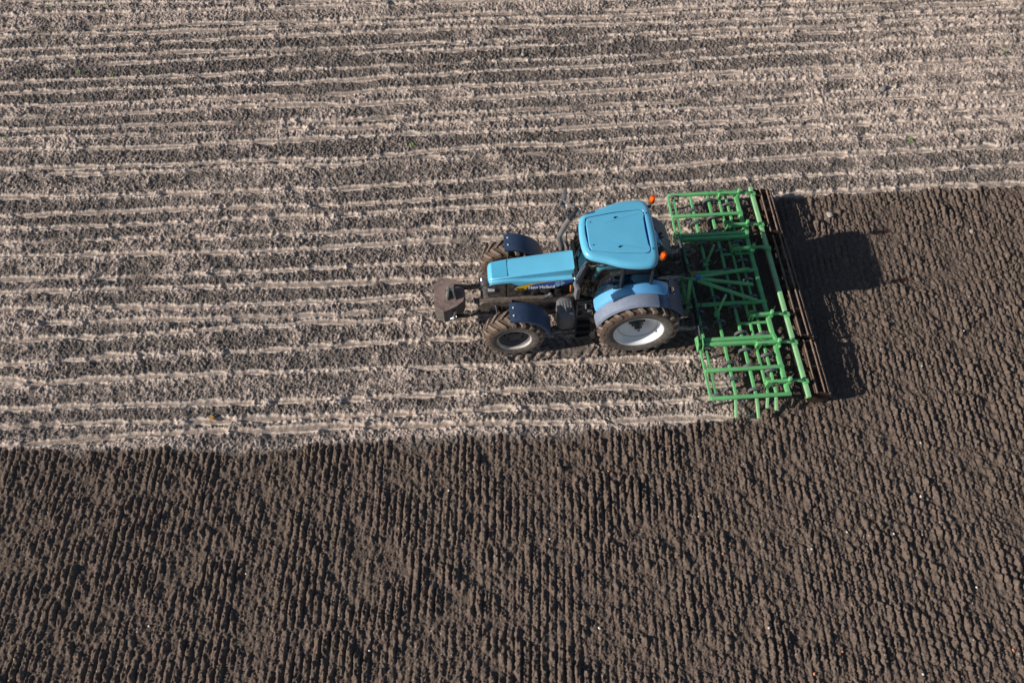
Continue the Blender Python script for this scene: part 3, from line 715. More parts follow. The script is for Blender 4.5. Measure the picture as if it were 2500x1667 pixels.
# recessed seam and raised centre panel with rounded corners
def rounded(pts, rad, n=8):
    out = []; k = len(pts)
    for i in range(k):
        p, a, c_ = Vector((*pts[i], 0)), Vector((*pts[i - 1], 0)), Vector((*pts[(i + 1) % k], 0))
        u, v = (a - p).normalized(), (c_ - p).normalized(); s0, s1 = p + u * rad, p + v * rad
        for j in range(n + 1): t = j / n; out.append(((1 - t) ** 2) * s0 + 2 * t * (1 - t) * p + t * t * s1)
    return out
trap = rounded([(-1.125, -.40), (-1.125, .40), (-.5, .51), (.105, .55), (.105, -.55), (-.5, -.51)], .12)
trap = [(p.x, p.y) for p in trap]
def on_trap(p, shrink=1.0, dx_=0.0, d=0.0):
    c0 = Vector((-.5, 0)); dr = Vector((p.x, p.y)) - c0; dr.normalize(); best = None
    for (ax, ay), (bx, by) in zip(trap, trap[1:] + trap[:1]):
        a = Vector((ax, ay)) - c0; e = Vector((bx, by)) - Vector((ax, ay)); den = dr.x * e.y - dr.y * e.x
        if abs(den) < 1e-9: continue
        t = (a.x * e.y - a.y * e.x) / den; u = (a.x * dr.y - a.y * dr.x) / den
        if t > 0 and -1e-6 <= u <= 1 + 1e-6: best = t if best is None else max(best, t)
    q = c0 + dr * max(.01, (best - d) * shrink); return q
base_ring = rring(.118, 2.668)
def tr_ring(d, z, shrink=1.0):
    out = []
    for p in base_ring:
        # the seam is wide at the front and the rear and narrow along the sides
        q = on_trap(p, shrink, 0, d * (1.0 if abs(p.y) < .40 else .45)); bulge = .010 * max(0, 1 - ((q.x + .45) / .9) ** 2) * max(0, 1 - (q.y / .75) ** 2)
        out.append(Vector((q.x, q.y, z + bulge)))
    return out
m = MB(); m.loft([base_ring, tr_ring(-.012, 2.668), tr_ring(0, 2.662)], cap0=False, cap1=False); m.build('roof_rim', 'blue', ROOF, smooth=30)
m = MB(); m.loft([tr_ring(0, 2.662), tr_ring(.006, 2.634), tr_ring(.034, 2.634)], cap0=False, cap1=False); m.build('roof_seam', 'seam', ROOF, smooth=25)
m = MB(); m.loft([tr_ring(.034, 2.634), tr_ring(.040, 2.664), tr_ring(.055, 2.672), tr_ring(.06, 2.674, .6), tr_ring(.06, 2.675, .2)], cap0=False); m.build('roof_hatch', 'blue', ROOF, smooth=25)
for x, y in ((-1.0, .28), (-1.0, -.28), (.14, .44), (.14, -.44)): MB().tube([(x, y, 2.655), (x, y, 2.684)], .013, 10).build('roof_bolt', 'black', ROOF)
for x, y in ((-.50, .36), (-.50, -.36)): MB().box((x, y, 2.692), (.055, .024, .02), Matrix.Rotation(R(25), 3, 'Z'), .005).build('roof_latch', 'black', ROOF)
for s in (-1, 1):                                # shallow creases in the hatch
    m = MB(); m.bar((-.72, s * .24, 2.684), (.0, s * .44, 2.674), .012, .008, .003); m.build('crease', 'seam2', ROOF)
for x in (-1.13,):
    for y in (.23, -.23): m = MB(); m.bar((x - .075, y + .01, 2.652), (x + .035, y, 2.672), .014, .014, .004); m.build('crease', 'blue', ROOF)
# beacons
for s, z0 in ((-1, 2.72), (1, 2.72)):
    c0 = (.285, s * .70)
    m = MB(); m.tube([(.20, s * .68, 2.50), (c0[0], c0[1], 2.54), (c0[0], c0[1], z0 - .03)], .014, 8); m.tube([(c0[0], c0[1], z0 - .035), (c0[0], c0[1], z0)], .055, 16)
    m.box((.22, s * .68, 2.53), (.07, .05, .10), bev=.01)
    bc = m.build('beacon', 'black', TR)
    m = MB(); m.tube([(c0[0], c0[1], z0), (c0[0], c0[1], z0 + .09), (c0[0], c0[1], z0 + .125), (c0[0], c0[1], z0 + .145), (c0[0], c0[1], z0 + .15)], [.060, .058, .050, .028, .005], 20); m.build('dome', 'amber', bc)
    m = MB(); m.tube([(c0[0], c0[1], z0 + .01), (c0[0], c0[1], z0 + .09)], [.022, .03], 10); m.build('reflector', 'bulb', bc)
# rear and front work lights under the roof
for s in (-1, 1):
    m = MB(); m.box((.24, s * .52, 2.44), (.08, .13, .11), bev=.015); w = m.build('work_light', 'rubber_black', TR)
    m = MB(); m.box((.285, s * .52, 2.44), (.012, .11, .09), bev=.004); m.build('lens', 'chrome', w)
    m = MB(); m.box((.25, s * .62, 2.10), (.07, .10, .08), bev=.015); m.build('work_light', 'rubber_black', TR)
# exhaust on the far side of the bonnet
m = MB(); m.tube([(-1.49, .50, 1.40), (-1.49, .50, 1.58)], .062, 16); m.build('exhaust_collar', 'chrome', TR)
m = MB(); m.tube(curve([(-1.49, .50, 1.5), (-1.50, .50, 1.70), (-1.555, .50, 1.98), (-1.53, .50, 2.10), (-1.455, .50, 2.36), (-1.37, .50, 2.56)], 4), .057, 16)
EX = m.build('exhaust_pipe', 'exhaust', TR)
m = MB(); m.tube(curve([(-1.385, .50, 2.53), (-1.33, .50, 2.66), (-1.285, .50, 2.76)], 3), .047, 14); m.tube([(-1.285, .50, 2.76), (-1.25, .52, 2.83)], [.05, .055], 14); m.build('tail_pipe', 'rubber_black', EX)
m = MB(); m.tube([(-1.42, .5, 2.46), (-1.44, .62, 2.50), (-1.44, .63, 2.56)], .010, 6); m.box((-1.45, .63, 2.60), (.05, .06, .12), bev=.015); m.build('pipe_bracket', 'grey', EX)
m = MB(); m.tube(curve([(-1.36, .46, 1.62), (-1.40, .50, 1.9), (-1.42, .48, 2.15)], 4), .012, 6); m.build('intake_hose', 'rubber_black', TR)
# mirrors
m = MB(); m.bar((-1.16, .58, 2.58), (-1.24, .70, 2.62), .07, .07, .015); m.bar((-1.24, .70, 2.62), (-1.43, 1.04, 2.46), .045, .05, .01); m.tube([(-1.43, 1.04, 2.55), (-1.43, 1.05, 2.30)], .016, 8)
mr = m.build('mirror_arm', 'grey', TR)
m = MB(); m.box((-1.42, 1.14, 2.42), (.085, .22, .36), Matrix.Rotation(R(-14), 3, 'Z'), .025); m.build('mirror', 'grey', mr)
m = MB(); m.box((-1.50, 1.02, 2.42), (.05, .07, .10), bev=.015); m.build('marker_light', 'grey', mr)
m = MB(); m.tube([(-1.12, -.50, 2.49), (-1.22, -.58, 2.42), (-1.37, -.78, 2.30), (-1.40, -.86, 2.34)], .018, 8); m.tube([(-1.14, -.50, 2.36), (-1.36, -.76, 2.24)], .012, 8); m.ball((-1.38, -.80, 2.32), .042, 2); m.tube([(-1.40, -.86, 2.36), (-1.40, -.93, 2.34)], .016, 8)
mr = m.build('mirror_arm', 'chrome', TR)
m = MB(); m.box((-1.375, -.96, 2.14), (.085, .21, .36), Matrix.Rotation(R(14), 3, 'Z'), .025); m.build('mirror', 'grey', mr)
m = MB(); m.box((-1.455, -.92, 2.14), (.05, .10, .20), bev=.02); mk = m.build('marker_light', 'rubber_black', mr)
m = MB(); m.box((-1.482, -.90, 2.14), (.02, .07, .15), bev=.008); m.build('lens', 'orange', mk)
# fuel tank, steps
def tank(s):
    rings = []
    for y, x0_, x1_, z0_, z1_ in ((-.34, -1.62, -1.28, .55, .98), (-.40, -1.655, -1.27, .50, 1.0), (-.62, -1.66, -1.27, .46, .985), (-.74, -1.655, -1.27, .45, .93), (-.80, -1.63, -1.28, .46, .84), (-.83, -1.60, -1.30, .50, .72)):
        r_ = .06
        rings.append([Vector((x, s * -y if s > 0 else y, z)) for x, z in ((x0_, z0_ + r_), (x0_ + r_, z0_), (x1_ - r_, z0_), (x1_, z0_ + r_), (x1_, z1_ - r_), (x1_ - r_, z1_), (x0_ + r_, z1_), (x0_, z1_ - r_))])
    m = MB().loft(rings); tk = m.build('fuel_tank', 'grey', TR, smooth=50)
    for k in range(5): m = MB(); m.tube(curve([(-1.60 + k * .06, s * .42, .99), (-1.60 + k * .06, s * .60, .988), (-1.595 + k * .062, s * .70, .955)], 3), .009, 6); m.build('rib', 'grey', tk)
    m = MB(); m.tube([(-1.43, s * .66, .96), (-1.43, s * .67, 1.02)], .05, 16); m.build('filler_cap', 'rubber_black', tk)
for s in (-1, 1): tank(s)
for s in (-1, 1):
    m = MB()
    for x in (-1.235, -.925): m.bar((x, s * .60, 1.06), (x - .05, s * 1.00, .40), .03, .06, .006)
    m.bar((-1.24, s * .56, 1.10), (-.92, s * .56, 1.10), .05, .05, .008)
    m.poly([(-1.25, s * .555, 1.11), (-.93, s * .565, 1.11), (-.99, s * .975, .40), (-1.29, s * .975, .40)], .008, (0, 0, -1))
    stp = m.build('cab_steps', 'rubber_black', TR)
    for t in (.08, .30, .52, .74, .96):
        y, z, x = .60 + .40 * t, 1.06 - .66 * t, -1.08 - .05 * t
        m = MB(); m.box((x - .01, s * (y + .02), z), (.32, .10, .022), bev=.004)
        for k in range(3): m.box((x, s * (y - .01 + k * .04), z + .014), (.28, .012, .010))
        m.build('tread', 'black', stp)
    m = MB(); m.poly([(-.905, s * .62, 1.02), (-.875, s * .62, 1.02), (-.90, s * 1.06, .42), (-.97, s * 1.06, .42)], .02, (1, 0, 0)); m.build('mud_shield', 'mudsteel', TR)
    m = MB(); m.tube(curve([(-1.27, s * .54, 1.12), (-1.33, s * .60, 1.30), (-1.33, s * .58, 1.52)], 4), .014, 8); m.build('grab_handle', 'black', TR)
    m = MB(); m.tube([(-1.06, s * .60, 1.08), (-1.06, s * .68, 1.0)], .02, 8); m.box((-.98, s * .70, .98), (.10, .06, .06), bev=.01); m.build('tool_box', 'grey', TR)
# rear linkage
m = MB()
for s in (-1, 1):
    m.bar((.35, s * .30, .52), (1.20, s * .42, .46), .05, .09, .01); m.tube([(.45, s * .30, 1.18), (.78, s * .37, .55)], .025, 8); m.bar((.12, s * .26, 1.22), (.48, s * .30, 1.20), .06, .09, .01)
m.box((.42, 0, .85), (.20, .50, .60), bev=.03); m.box((.40, 0, .42), (.5, .12, .08), bev=.01)
m.build('rear_linkage', 'black', TR)
m = MB(); m.tube([(.50, 0, 1.02), (.74, .0, 1.0)], .028, 10); m.tube([(1.03, .0, .97), (1.24, 0, .95)], .025, 10); m.tube([(.74, 0, 1.0), (1.04, 0, .97)], .04, 10); m.build('top_link', 'steel', TR)
for k, (y, zz) in enumerate(((-.12, 1.05), (-.04, 1.10), (.06, 1.08), (.14, 1.04))):
    m = MB(); m.tube(curve([(.52, y, zz), (.75, y * 1.4, zz + .10), (1.02, y * .8 + .03, zz + .0), (1.28, .05 + y * .3, .98)], 5), .012, 6)
    m.build('hydraulic_hose', 'rubber_black', TR)
# front linkage arms
FL = MB().box((-3.20, 0, .70), (.10, .66, .16), bev=.03).build('front_linkage', 'black', TR)
for s in (-1, 1):
    m = MB()
    m.bar((-3.18, s * .30, .66), (-3.50, s * .36, .52), .05, .13, .02); m.bar((-3.50, s * .36, .52), (-3.86, s * .36, .50), .05, .10, .02)
    m.tube([(-3.16, s * .30, .86), (-3.40, s * .34, .58)], .032, 10)
    for x in (-3.30, -3.42): m.tube([(x, s * .30, .60), (x, s * .40, .60)], .022, 10)
    m.box((-3.18, s * .27, .78), (.14, .10, .34), bev=.03)
    m.build('lift_arm', 'black', FL)
m = MB(); m.bar((-3.16, .02, .95), (-3.42, .06, 1.00), .05, .05, .015); m.bar((-3.42, .06, 1.00), (-3.80, .10, 1.02), .04, .07, .015); m.build('front_top_link', 'black', FL)
m = MB(); m.box((-3.17, .10, 1.02), (.12, .16, .22), bev=.03); m.box((-3.14, -.12, .95), (.10, .14, .2), bev=.03); m.tube([(-3.20, .10, 1.10), (-3.20, .16, 1.13)], .03, 10); m.tube([(-3.20, -.06, 1.06), (-3.12, -.14, .92)], .02, 8); m.build('coupler', 'steel', FL)
m = MB(); m.tube([(-3.46, -.33, .50), (-3.46, -.33, .78)], .008, 6); m.build('support_pin', 'white', FL)

# ------------------------------------------------------------------ front weight, hung in the front linkage
FWt = thing('front_weight', (-3.98, 0, .42), 'rusty steel ballast block hanging in front of the tractor nose', 'ballast weight')
pl = [(-4.24, .30), (-4.10, .42), (-3.98, .43), (-3.76, .37), (-3.62, .24), (-3.58, .06), (-3.58, -.06), (-3.63, -.20), (-3.76, -.31), (-3.98, -.42), (-4.05, -.43), (-4.24, -.30)]
def fwb(z0, z1, sc0=1.0, sc1=1.0):
    cc = Vector((-3.93, 0, 0)); f = lambda sc, z: [Vector((cc.x + (x - cc.x) * sc, y * sc, z)) for x, y in pl]
    return MB().loft([f(sc0, z0), f(sc1, z1)])
fwb(.40, .82, .98, 1.0).build('block', 'rustdark', FWt, at=(-3.93, 0, .42), smooth=30)
fwb(.822, .842, .998, .992).build('top_plate', 'rust', FWt, at=(-3.93, 0, .42), smooth=30)
m = MB(); m.poly([(-3.98, -.16, .842), (-3.98, .16, .842), (-3.94, .09, 1.04), (-3.94, -.09, 1.04)], .03, (1, 0, 0)); m.poly([(-3.80, -.16, .842), (-3.80, .16, .842), (-3.84, .09, 1.04), (-3.84, -.09, 1.04)], .03, (1, 0, 0))
m.tube([(-3.99, .0, 1.0), (-3.78, .0, 1.0)], .025, 12); m.build('bracket', paint('grey_bracket', (.16, .17, .16), .5, 0, .5, (.33, .32, .25)), FWt, at=(-3.93, 0, .42))
for s in (-1, 1):
    m = MB(); m.tube([(-3.84, s * .30, .56), (-3.84, s * .47, .56)], .03, 12); m.ball((-3.84, s * .43, .56), .06, 2); m.bar((-3.84, s * .40, .58), (-3.80, s * .38, .74), .03, .06, .01); m.tube([(-3.92, s * .42, .52), (-3.78, s * .42, .60)], .014, 8)
    m.build('coupling_ball', 'steel', FWt, at=(-3.93, 0, .42))

# ------------------------------------------------------------------ driver
DR = thing('person', (-.28, 0, 1.62), 'driver in worn blue work trousers and dark jacket seated inside the tractor cab', 'person')
def skin_body():
    J = {'pelvis': (-.27, 0, 1.70, .13, .15), 'waist': (-.24, 0, 1.84, .12, .15), 'chest': (-.25, 0, 2.02, .13, .17), 'neckb': (-.27, 0, 2.16, .07, .08), 'neck': (-.29, 0, 2.21, .055, .055)}
    for s, n in ((-1, 'n'), (1, 'f')):
        J['hip' + n] = (-.33, s * .10, 1.69, .095, .095); J['knee' + n] = (-.76, s * .14, 1.735, .075, .075); J['ankle' + n] = (-.88, s * .15, 1.30, .042, .042); J['toe' + n] = (-1.04, s * .17, 1.22, .032, .045); J['heel' + n] = (-.86, s * .15, 1.23, .042, .042)
        J['sho' + n] = (-.26, s * .19, 2.10, .065, .065); J['elb' + n] = (-.42, s * .27, 1.90, .046, .046); J['wri' + n] = (-.70, s * .185, 1.93, .03, .03); J['palm' + n] = (-.765, s * .175, 1.935, .022, .036)
    E_ = [('pelvis', 'waist'), ('waist', 'chest'), ('chest', 'neckb'), ('neckb', 'neck')]
    for n in 'nf': E_ += [('pelvis', 'hip' + n), ('hip' + n, 'knee' + n), ('knee' + n, 'ankle' + n), ('ankle' + n, 'heel' + n), ('heel' + n, 'toe' + n), ('chest', 'sho' + n), ('sho' + n, 'elb' + n), ('elb' + n, 'wri' + n), ('wri' + n, 'palm' + n)]
    for s, n in ((-1, 'n'), (1, 'f')):
        for k, (dy, L) in enumerate(((-.027, .9), (-.009, 1.0), (.009, .95), (.026, .78))):
            a = 'f%d%s' % (k, n); p = J['palm' + n]
            J[a + 'a'] = (p[0] - .038 * L, p[1] + dy, p[2] + .012, .010, .010); J[a + 'b'] = (p[0] - .066 * L, p[1] + dy * 1.05, p[2] - .004, .009, .009); J[a + 'c'] = (p[0] - .070 * L, p[1] + dy, p[2] - .030, .0075, .0075)
            E_ += [('palm' + n, a + 'a'), (a + 'a', a + 'b'), (a + 'b', a + 'c')]
        p = J['palm' + n]; J['t1' + n] = (p[0] + .01, p[1] - s * .035, p[2] - .012, .011, .011); J['t2' + n] = (p[0] - .025, p[1] - s * .048, p[2] - .025, .009, .009)
        E_ += [('palm' + n, 't1' + n), ('t1' + n, 't2' + n)]
    names = list(J); me = bpy.data.meshes.new('body'); me.from_pydata([J[n][:3] for n in names], [(names.index(a), names.index(b)) for a, b in E_], [])
    o = bpy.data.objects.new('body', me); C.objects.link(o)
    sk = o.modifiers.new('skin', 'SKIN'); sk.use_smooth_shade = True
    for i, n in enumerate(names): me.skin_vertices[0].data[i].radius = J[n][3:5]; me.skin_vertices[0].data[i].use_root = (n == 'pelvis')
    ss = o.modifiers.new('sub', 'SUBSURF'); ss.levels = 2; ss.render_levels = 2
    bpy.context.view_layer.update()
    m2 = bpy.data.meshes.new_from_object(o.evaluated_get(bpy.context.evaluated_depsgraph_get())); bpy.data.objects.remove(o)
    bm = bmesh.new(); bm.from_mesh(m2)
    bmesh.ops.translate(bm, verts=bm.verts[:], vec=(.28, 0, -1.62))
    bm.to_mesh(m2); m2.name = 'body'
    for mm_ in ('skin', 'denim', 'shirt', 'black'): m2.materials.append(M[mm_])
    for f in m2.polygons:
        c = f.center + Vector((-.28, 0, 1.62)); i = 0
        if c.z < 1.29: i = 3
        elif c.z < 1.82 and c.x > -.9 and abs(c.y) < .24 and not (c.z > 1.79 and c.x < -.45): i = 1
        elif c.x > -.66 and c.z < 2.17: i = 2
        f.material_index = i; f.use_smooth = True
    bm.free(); o = bpy.data.objects.new('body', m2); C.objects.link(o); o.parent = DR
    return o
BODY = skin_body()
hc = Vector((-.325, 0, 2.335))
m = MB(); m.ball(hc, .10, 3, (1.0, .78, 1.22))
for v in m.bm.verts:
    d = v.co - hc
    if d.z < -.03: v.co.y = hc.y + d.y * (1 + (d.z + .03) * 3.2); 
    if d.x < -.05 and abs(d.z) < .09: v.co.x += .008
m.box((hc.x - .105, 0, hc.z - .012), (.03, .028, .05), Matrix.Rotation(R(18), 3, 'Y').to_3x3(), .010)
for s in (-1, 1): m.ball((hc.x + .005, s * .082, hc.z - .01), .03, 1, (.7, .35, 1.1))
m.box((hc.x - .096, 0, hc.z - .062), (.012, .05, .012), bev=.004)
hd = m.build('head', 'skin', DR, at=tuple(hc))
m = MB()
for s in (-1, 1): m.ball((hc.x - .089, s * .032, hc.z + .012), .012, 1)
m.build('eye', 'black', hd, at=tuple(hc))
m = MB(); m.ball(hc + Vector((.012, 0, .022)), .106, 3, (1.0, .82, 1.16))
for v in list(m.bm.verts):
    if v.co.z < hc.z - .02 + (.05 if v.co.x < hc.x else -.03) or (v.co.x < hc.x - .075 and v.co.z < hc.z + .06): m.bm.verts.remove(v)
m.build('hair', 'hair', hd, at=tuple(hc), recalc=True)

# ------------------------------------------------------------------ the cultivator behind the tractor
CU = thing('cultivator', (2.1, 0, 0), 'wide green spring-tine cultivator with folding wings and muddy rollers behind the tractor', 'cultivator')
ZB = .46
XF, X2, X3, X4, X5, X6, XR, XB = 1.31, 1.44, 1.85, 2.26, 2.51, 2.685, 2.91, 3.30
def frame_mesh(y0, y1, longs, front=True, near=False):
    m = MB(); lo, hi = min(y0, y1), max(y0, y1)
    if front: m.bar((XF, lo, ZB), (XF, hi, ZB), .045, .05)
    m.bar((X2, lo + .03, ZB - .035), (X2, hi - .03, ZB - .035), .05, .05)
    for x, w in ((X3, .055), (X4, .06), (X5, .05), (X6, .05)): m.bar((x, lo + .0, ZB - .03), (x, hi, ZB - .03), w, .055)
    m.bar((XR, lo, ZB + .01), (XR, hi, ZB + .01), .085, .085)
    for y in longs: m.bar((XF if front else XF - .04, y, ZB + .033), (XR + .05, y, ZB + .033), .075, .06)
    return m
frame_mesh(-1.30, 1.30, (.42, -.42), front=False).build('centre_frame', 'green', CU, at=(2.1, 0, ZB))
for s in (-1, 1):
    w = frame_mesh(s * 1.42, s * 2.70, (s * 2.68, s * 2.04)).build('wing_frame', 'green', CU, at=(2.1, s * 2.05, ZB))
    # double hinge beam and its lugs
    m = MB(); m.bar((XF + .04, s * 1.44, ZB + .065), (XR + .02, s * 1.44, ZB + .065), .075, .09); m.build('hinge_beam', 'green', w, at=(2.1, s * 1.42, ZB))
    m = MB(); m.bar((XF + .02, s * 1.335, ZB + .06), (XR + .02, s * 1.335, ZB + .06), .08, .10); m.build('hinge_beam', 'green', CU, at=(2.1, s * 1.3, ZB))
    m = MB()
    for dx in (-.05, .05):
        m.poly([(XF - .02 + dx, s * 1.22, ZB - .02), (XF - .02 + dx, s * 1.56, ZB - .02), (XF - .02 + dx, s * 1.50, ZB + .17), (XF - .02 + dx, s * 1.30, ZB + .22)], .016, (1, 0, 0))
    m.tube([(XF - .10, s * 1.40, ZB + .08), (XF + .08, s * 1.40, ZB + .08)], .022, 10)
    m.build('hinge_lug', 'green', CU, at=(XF, s * 1.4, ZB))
    m = MB(); m.bar((XR - .02, s * 1.30, ZB + .10), (XR + .03, s * 1.52, ZB + .10), .07, .07); m.bar((XR + .02, s * 1.49, ZB + .1), (XR + .07, s * 1.60, ZB + .07), .04, .05); m.build('hinge_lug', 'green', CU, at=(XR, s * 1.4, ZB))
    # folding ram
    m = MB(); m.tube([(XF + .02, s * .42, ZB + .16), (XF, s * 1.02, ZB + .17)], .034, 12); m.tube([(XF + .02, s * .38, ZB + .16), (XF + .02, s * .46, ZB + .16)], .042, 12)
    ram = m.build('folding_ram', 'black', CU, at=(XF, s * .8, ZB))
    m = MB(); m.tube([(XF, s * 1.02, ZB + .17), (XF - .01, s * 1.36, ZB + .17)], .018, 10); m.build('ram_rod', 'chrome', ram, at=(XF, s * .8, ZB))
    m = MB(); m.bar((XF + .03, s * .36, ZB + .05), (XF + .03, s * .36, ZB + .2), .05, .05); m.build('ram_bracket', 'black', CU)
    m = MB(); m.tube(curve([(1.38, s * .10, .98), (1.45, s * .30, .80), (1.46, s * .55, .66), (1.36, s * .80, .69), (1.33, s * .98, .67)], 5), .011, 6); m.build('ram_hose', 'rubber_black', CU)
    # cross ties between the last bars
    m = MB(); m.bar((X4, s * .92, ZB - .02), (XR, s * .92, ZB - .02), .05, .05); m.build('cross_tie', 'green', CU)
    # parking stand
    m = MB(); m.bar((X3 - .02, s * .66, ZB - .05), (X3 + .10, s * .66 + .17, .90), .05, .05); m.box((X3 - .02, s * .66, ZB), (.11, .10, .09), bev=.01)
    pk = m.build('parking_stand', 'green', CU)
    m = MB(); m.box((X3 + .105, s * .66 + .178, .915), (.045, .045, .035), bev=.006); m.build('stand_foot', 'chrome', pk)
# stretched side bars on the near wing, sloping down to the soil
for x, x1, y1, z1 in ((X3 - .05, X3 - .01, -2.98, .16), (X4 - .03, X4 + .04, -3.03, .16), (X5 - .05, X5 - .03, -2.86, .27), (X6 - .05, X6 - .03, -2.92, .27)):
    m = MB(); m.bar((x + .03, -2.68, ZB - .03), (x1, y1, z1), .055, .05); m.build('side_bar', 'palegreen', CU, at=(x, -2.8, .3))
# headstock and braces
m = MB(); 
for s in (-1, 1): m.bar((1.26, s * .30, .42), (1.27, s * .03, .93), .075, .05)
m.bar((1.23, -.33, .44), (1.23, .33, .44), .07, .07); m.box((1.33, 0, .92), (.20, .07, .09), bev=.01); m.bar((1.20, -.42, .43), (1.44, -.42, ZB), .05, .06); m.bar((1.20, .42, .43), (1.44, .42, ZB), .05, .06)
HS = m.build('headstock', 'green', CU)
m = MB(); m.box((1.44, .0, .95), (.10, .09, .08), bev=.02); m.tube([(1.36, -.03, 1.0), (1.50, .02, .97)], .02, 8); m.build('valve_block', 'blue_side', HS)
for k, (x, y, z) in enumerate(((1.33, .09, 1.02), (1.38, .05, 1.05), (1.42, .10, .98))):
    m = MB(); m.tube([(x, y, z), (x - .06, y + .02, z + .01)], .018, 8); m.build('coupling', 'red', HS)
for y in (.42, 0, -.42):
    m = MB(); m.bar((1.40, y * .08, .90), (2.74, y, ZB + .09), .065, .055); m.build('brace', 'green', CU)
# roller arms
for y in (2.55, 1.62, .95, -.82, -1.52, -2.44):
    m = MB(); m.bar((X5 - .03, y, ZB + .14), (XR + .02, y, ZB + .15), .065, .085); m.box((X5, y, ZB + .05), (.05, .11, .20), bev=.01)
    for dy in (-.055, .055): m.poly([(X5 - .05, y + dy, ZB + .02), (X5 + .05, y + dy, ZB - .02), (X5 + .06, y + dy, ZB + .24), (X5 - .04, y + dy, ZB + .24)], .010, (0, 1, 0))
    m.box((XR + .03, y, ZB + .22), (.06, .08, .12), bev=.012); m.box((XR + .03, y, ZB + .08), (.09, .10, .12), bev=.012)
    a_ = m.build('roller_arm', 'green', CU, at=(XR, y, ZB))
    m = MB(); m.bar((XR + .05, y, ZB + .15), (XR + .20, y, ZB + .17), .045, .05); m.bar((XR + .20, y, ZB + .17), (XB - .02, y - .01, ZB + .11), .05, .06); m.box((XB, y - .01, ZB + .08), (.11, .10, .11), bev=.015)
    m.build('arm_link', 'green', a_, at=(XR, y, ZB))
    m = MB(); m.tube([(XR + .05, y + .02, ZB + .28), (XR + .05, y + .02, ZB + .42)], .006, 5); m.build('locking_pin', 'steel', a_, at=(XR, y, ZB))
# roller beam and rollers
for y0_, y1_ in ((2.80, 1.40), (1.40, -1.40), (-1.40, -2.80)):
    m = MB(); m.bar((XB, y0_ - .01, ZB + .04), (XB, y1_ + .01, ZB + .04), .08, .085); m.build('roller_beam', 'palegreen', CU, at=(XB, (y0_ + y1_) / 2, ZB))
RX, RZ, RR = 3.595, .265, .25
for y0_, y1_ in ((2.74, 1.47), (1.36, -1.34), (-1.45, -2.70)):
    m = MB(); m.tube([(RX, y0_, RZ), (RX, y1_, RZ)], .05, 14)
    ro = m.build('cage_roller', 'soilcake', CU, at=(RX, (y0_ + y1_) / 2, RZ))
    L = abs(y1_ - y0_); nd = max(3, int(L / .55) + 1)
    for k in range(nd):
        y = y0_ + (y1_ - y0_) * (.01 + .98 * k / (nd - 1)); m = MB().lathe([(.05, -.006), (RR - .012, -.006), (RR - .012, .006), (.05, .006)], (RX, y, RZ), 24, closed=True); m.build('roller_disc', 'soilcake', ro, at=(RX, (y0_ + y1_) / 2, RZ))
    for k in range(10):
        a = 2 * PI * k / 10 + 1.30; tw = .08
        rg = random.Random(int(k + 31 * (y0_ + 5))); n = max(6, int(L / .12)); pts = []; rad = []
        for j in range(n + 1):
            t = j / n; aa = a + tw * (t - .5); pts.append((RX + RR * math.cos(aa), y0_ + (y1_ - y0_) * t, RZ + RR * math.sin(aa))); rad.append(.015 + .010 * rg.random())
        m = MB().tube(pts, rad, 8); m.build('roller_tube', 'mudroll', ro, at=(RX, (y0_ + y1_) / 2, RZ))
    for yy, sgn_ in ((y0_, 1 if y0_ > y1_ else -1), (y1_, -1 if y0_ > y1_ else 1)):
        m = MB(); m.bar((XB, yy + sgn_ * .025, ZB + .0), (RX - .14, yy + sgn_ * .025, RZ + .12), .022, .09); m.bar((RX - .14, yy + sgn_ * .025, RZ + .12), (RX, yy + sgn_ * .025, RZ), .022, .10); m.build('roller_bracket', 'soilcake', CU, at=(RX, yy, RZ))
    # soil carried in the cage and the scraper board in front of it
    m = MB(); rg = random.Random(3)
    m.bar((XB + .06, y0_, .26), (XB + .06, y1_, .26), .03, .14)
    m.build('scraper', 'soilcake', CU, at=(XB + .06, (y0_ + y1_) / 2, .26))
# spring tines
rel = [(.03, -.05), (.09, -.055), (.125, -.01), (.115, .055), (.05, .105), (-.04, .108), (-.11, .065), (-.135, -.005), (-.115, -.10), (-.05, -.20), (-.005, -.30), (-.03, -.40), (-.10, -.49)]
def make_tine():
    m = MB(); m.strip(curve([(x, 0, z) for x, z in rel], 4), .058, .014)
    o = m.build('spring_tine', 'tine', CU, smooth=40, local=True)
    m = MB(); m.poly([(-.17, 0, -.53), (-.09, -.045, -.475), (-.05, 0, -.46), (-.09, .045, -.475)], .012, (0, 0, 1)); s_ = m.build('share', 'steel', o, local=True)
    m = MB(); m.box((.01, 0, -.045), (.075, .06, .03), bev=.006); m.tube([(-.035, 0, -.07), (-.035, 0, .05)], .008, 6); m.tube([(.045, 0, -.07), (.045, 0, .05)], .008, 6); k_ = m.build('clamp', 'black', o, local=True)
    return o
T0 = make_tine(); first = True
tines = [(X2, 2.61), (X3, 2.21), (X4, 2.47), (X3, 1.84), (X4, 1.95), (X6, 2.32), (X6, 1.72), (X4, 1.56), (X2, 1.10), (X6, 1.22), (X4, 1.0), (X3, .73), (X6, .69), (X4, .46), (X6, .17), (X4, -.05), (X3, -.27), (X2, .62), (X3, .22),
         (X4, -.52), (X6, -.73), (X3, -.87), (X2, -1.01), (X4, -1.17), (X6, -1.25), (X4, -1.60), (X3, -1.88), (X4, -1.98), (X6, -1.75), (X6, -2.12), (X3, -2.26), (X4, -2.53), (X2, -2.62), (X2, -1.50), (X2, -.60), (X3, 1.22), (X6, -.28)]
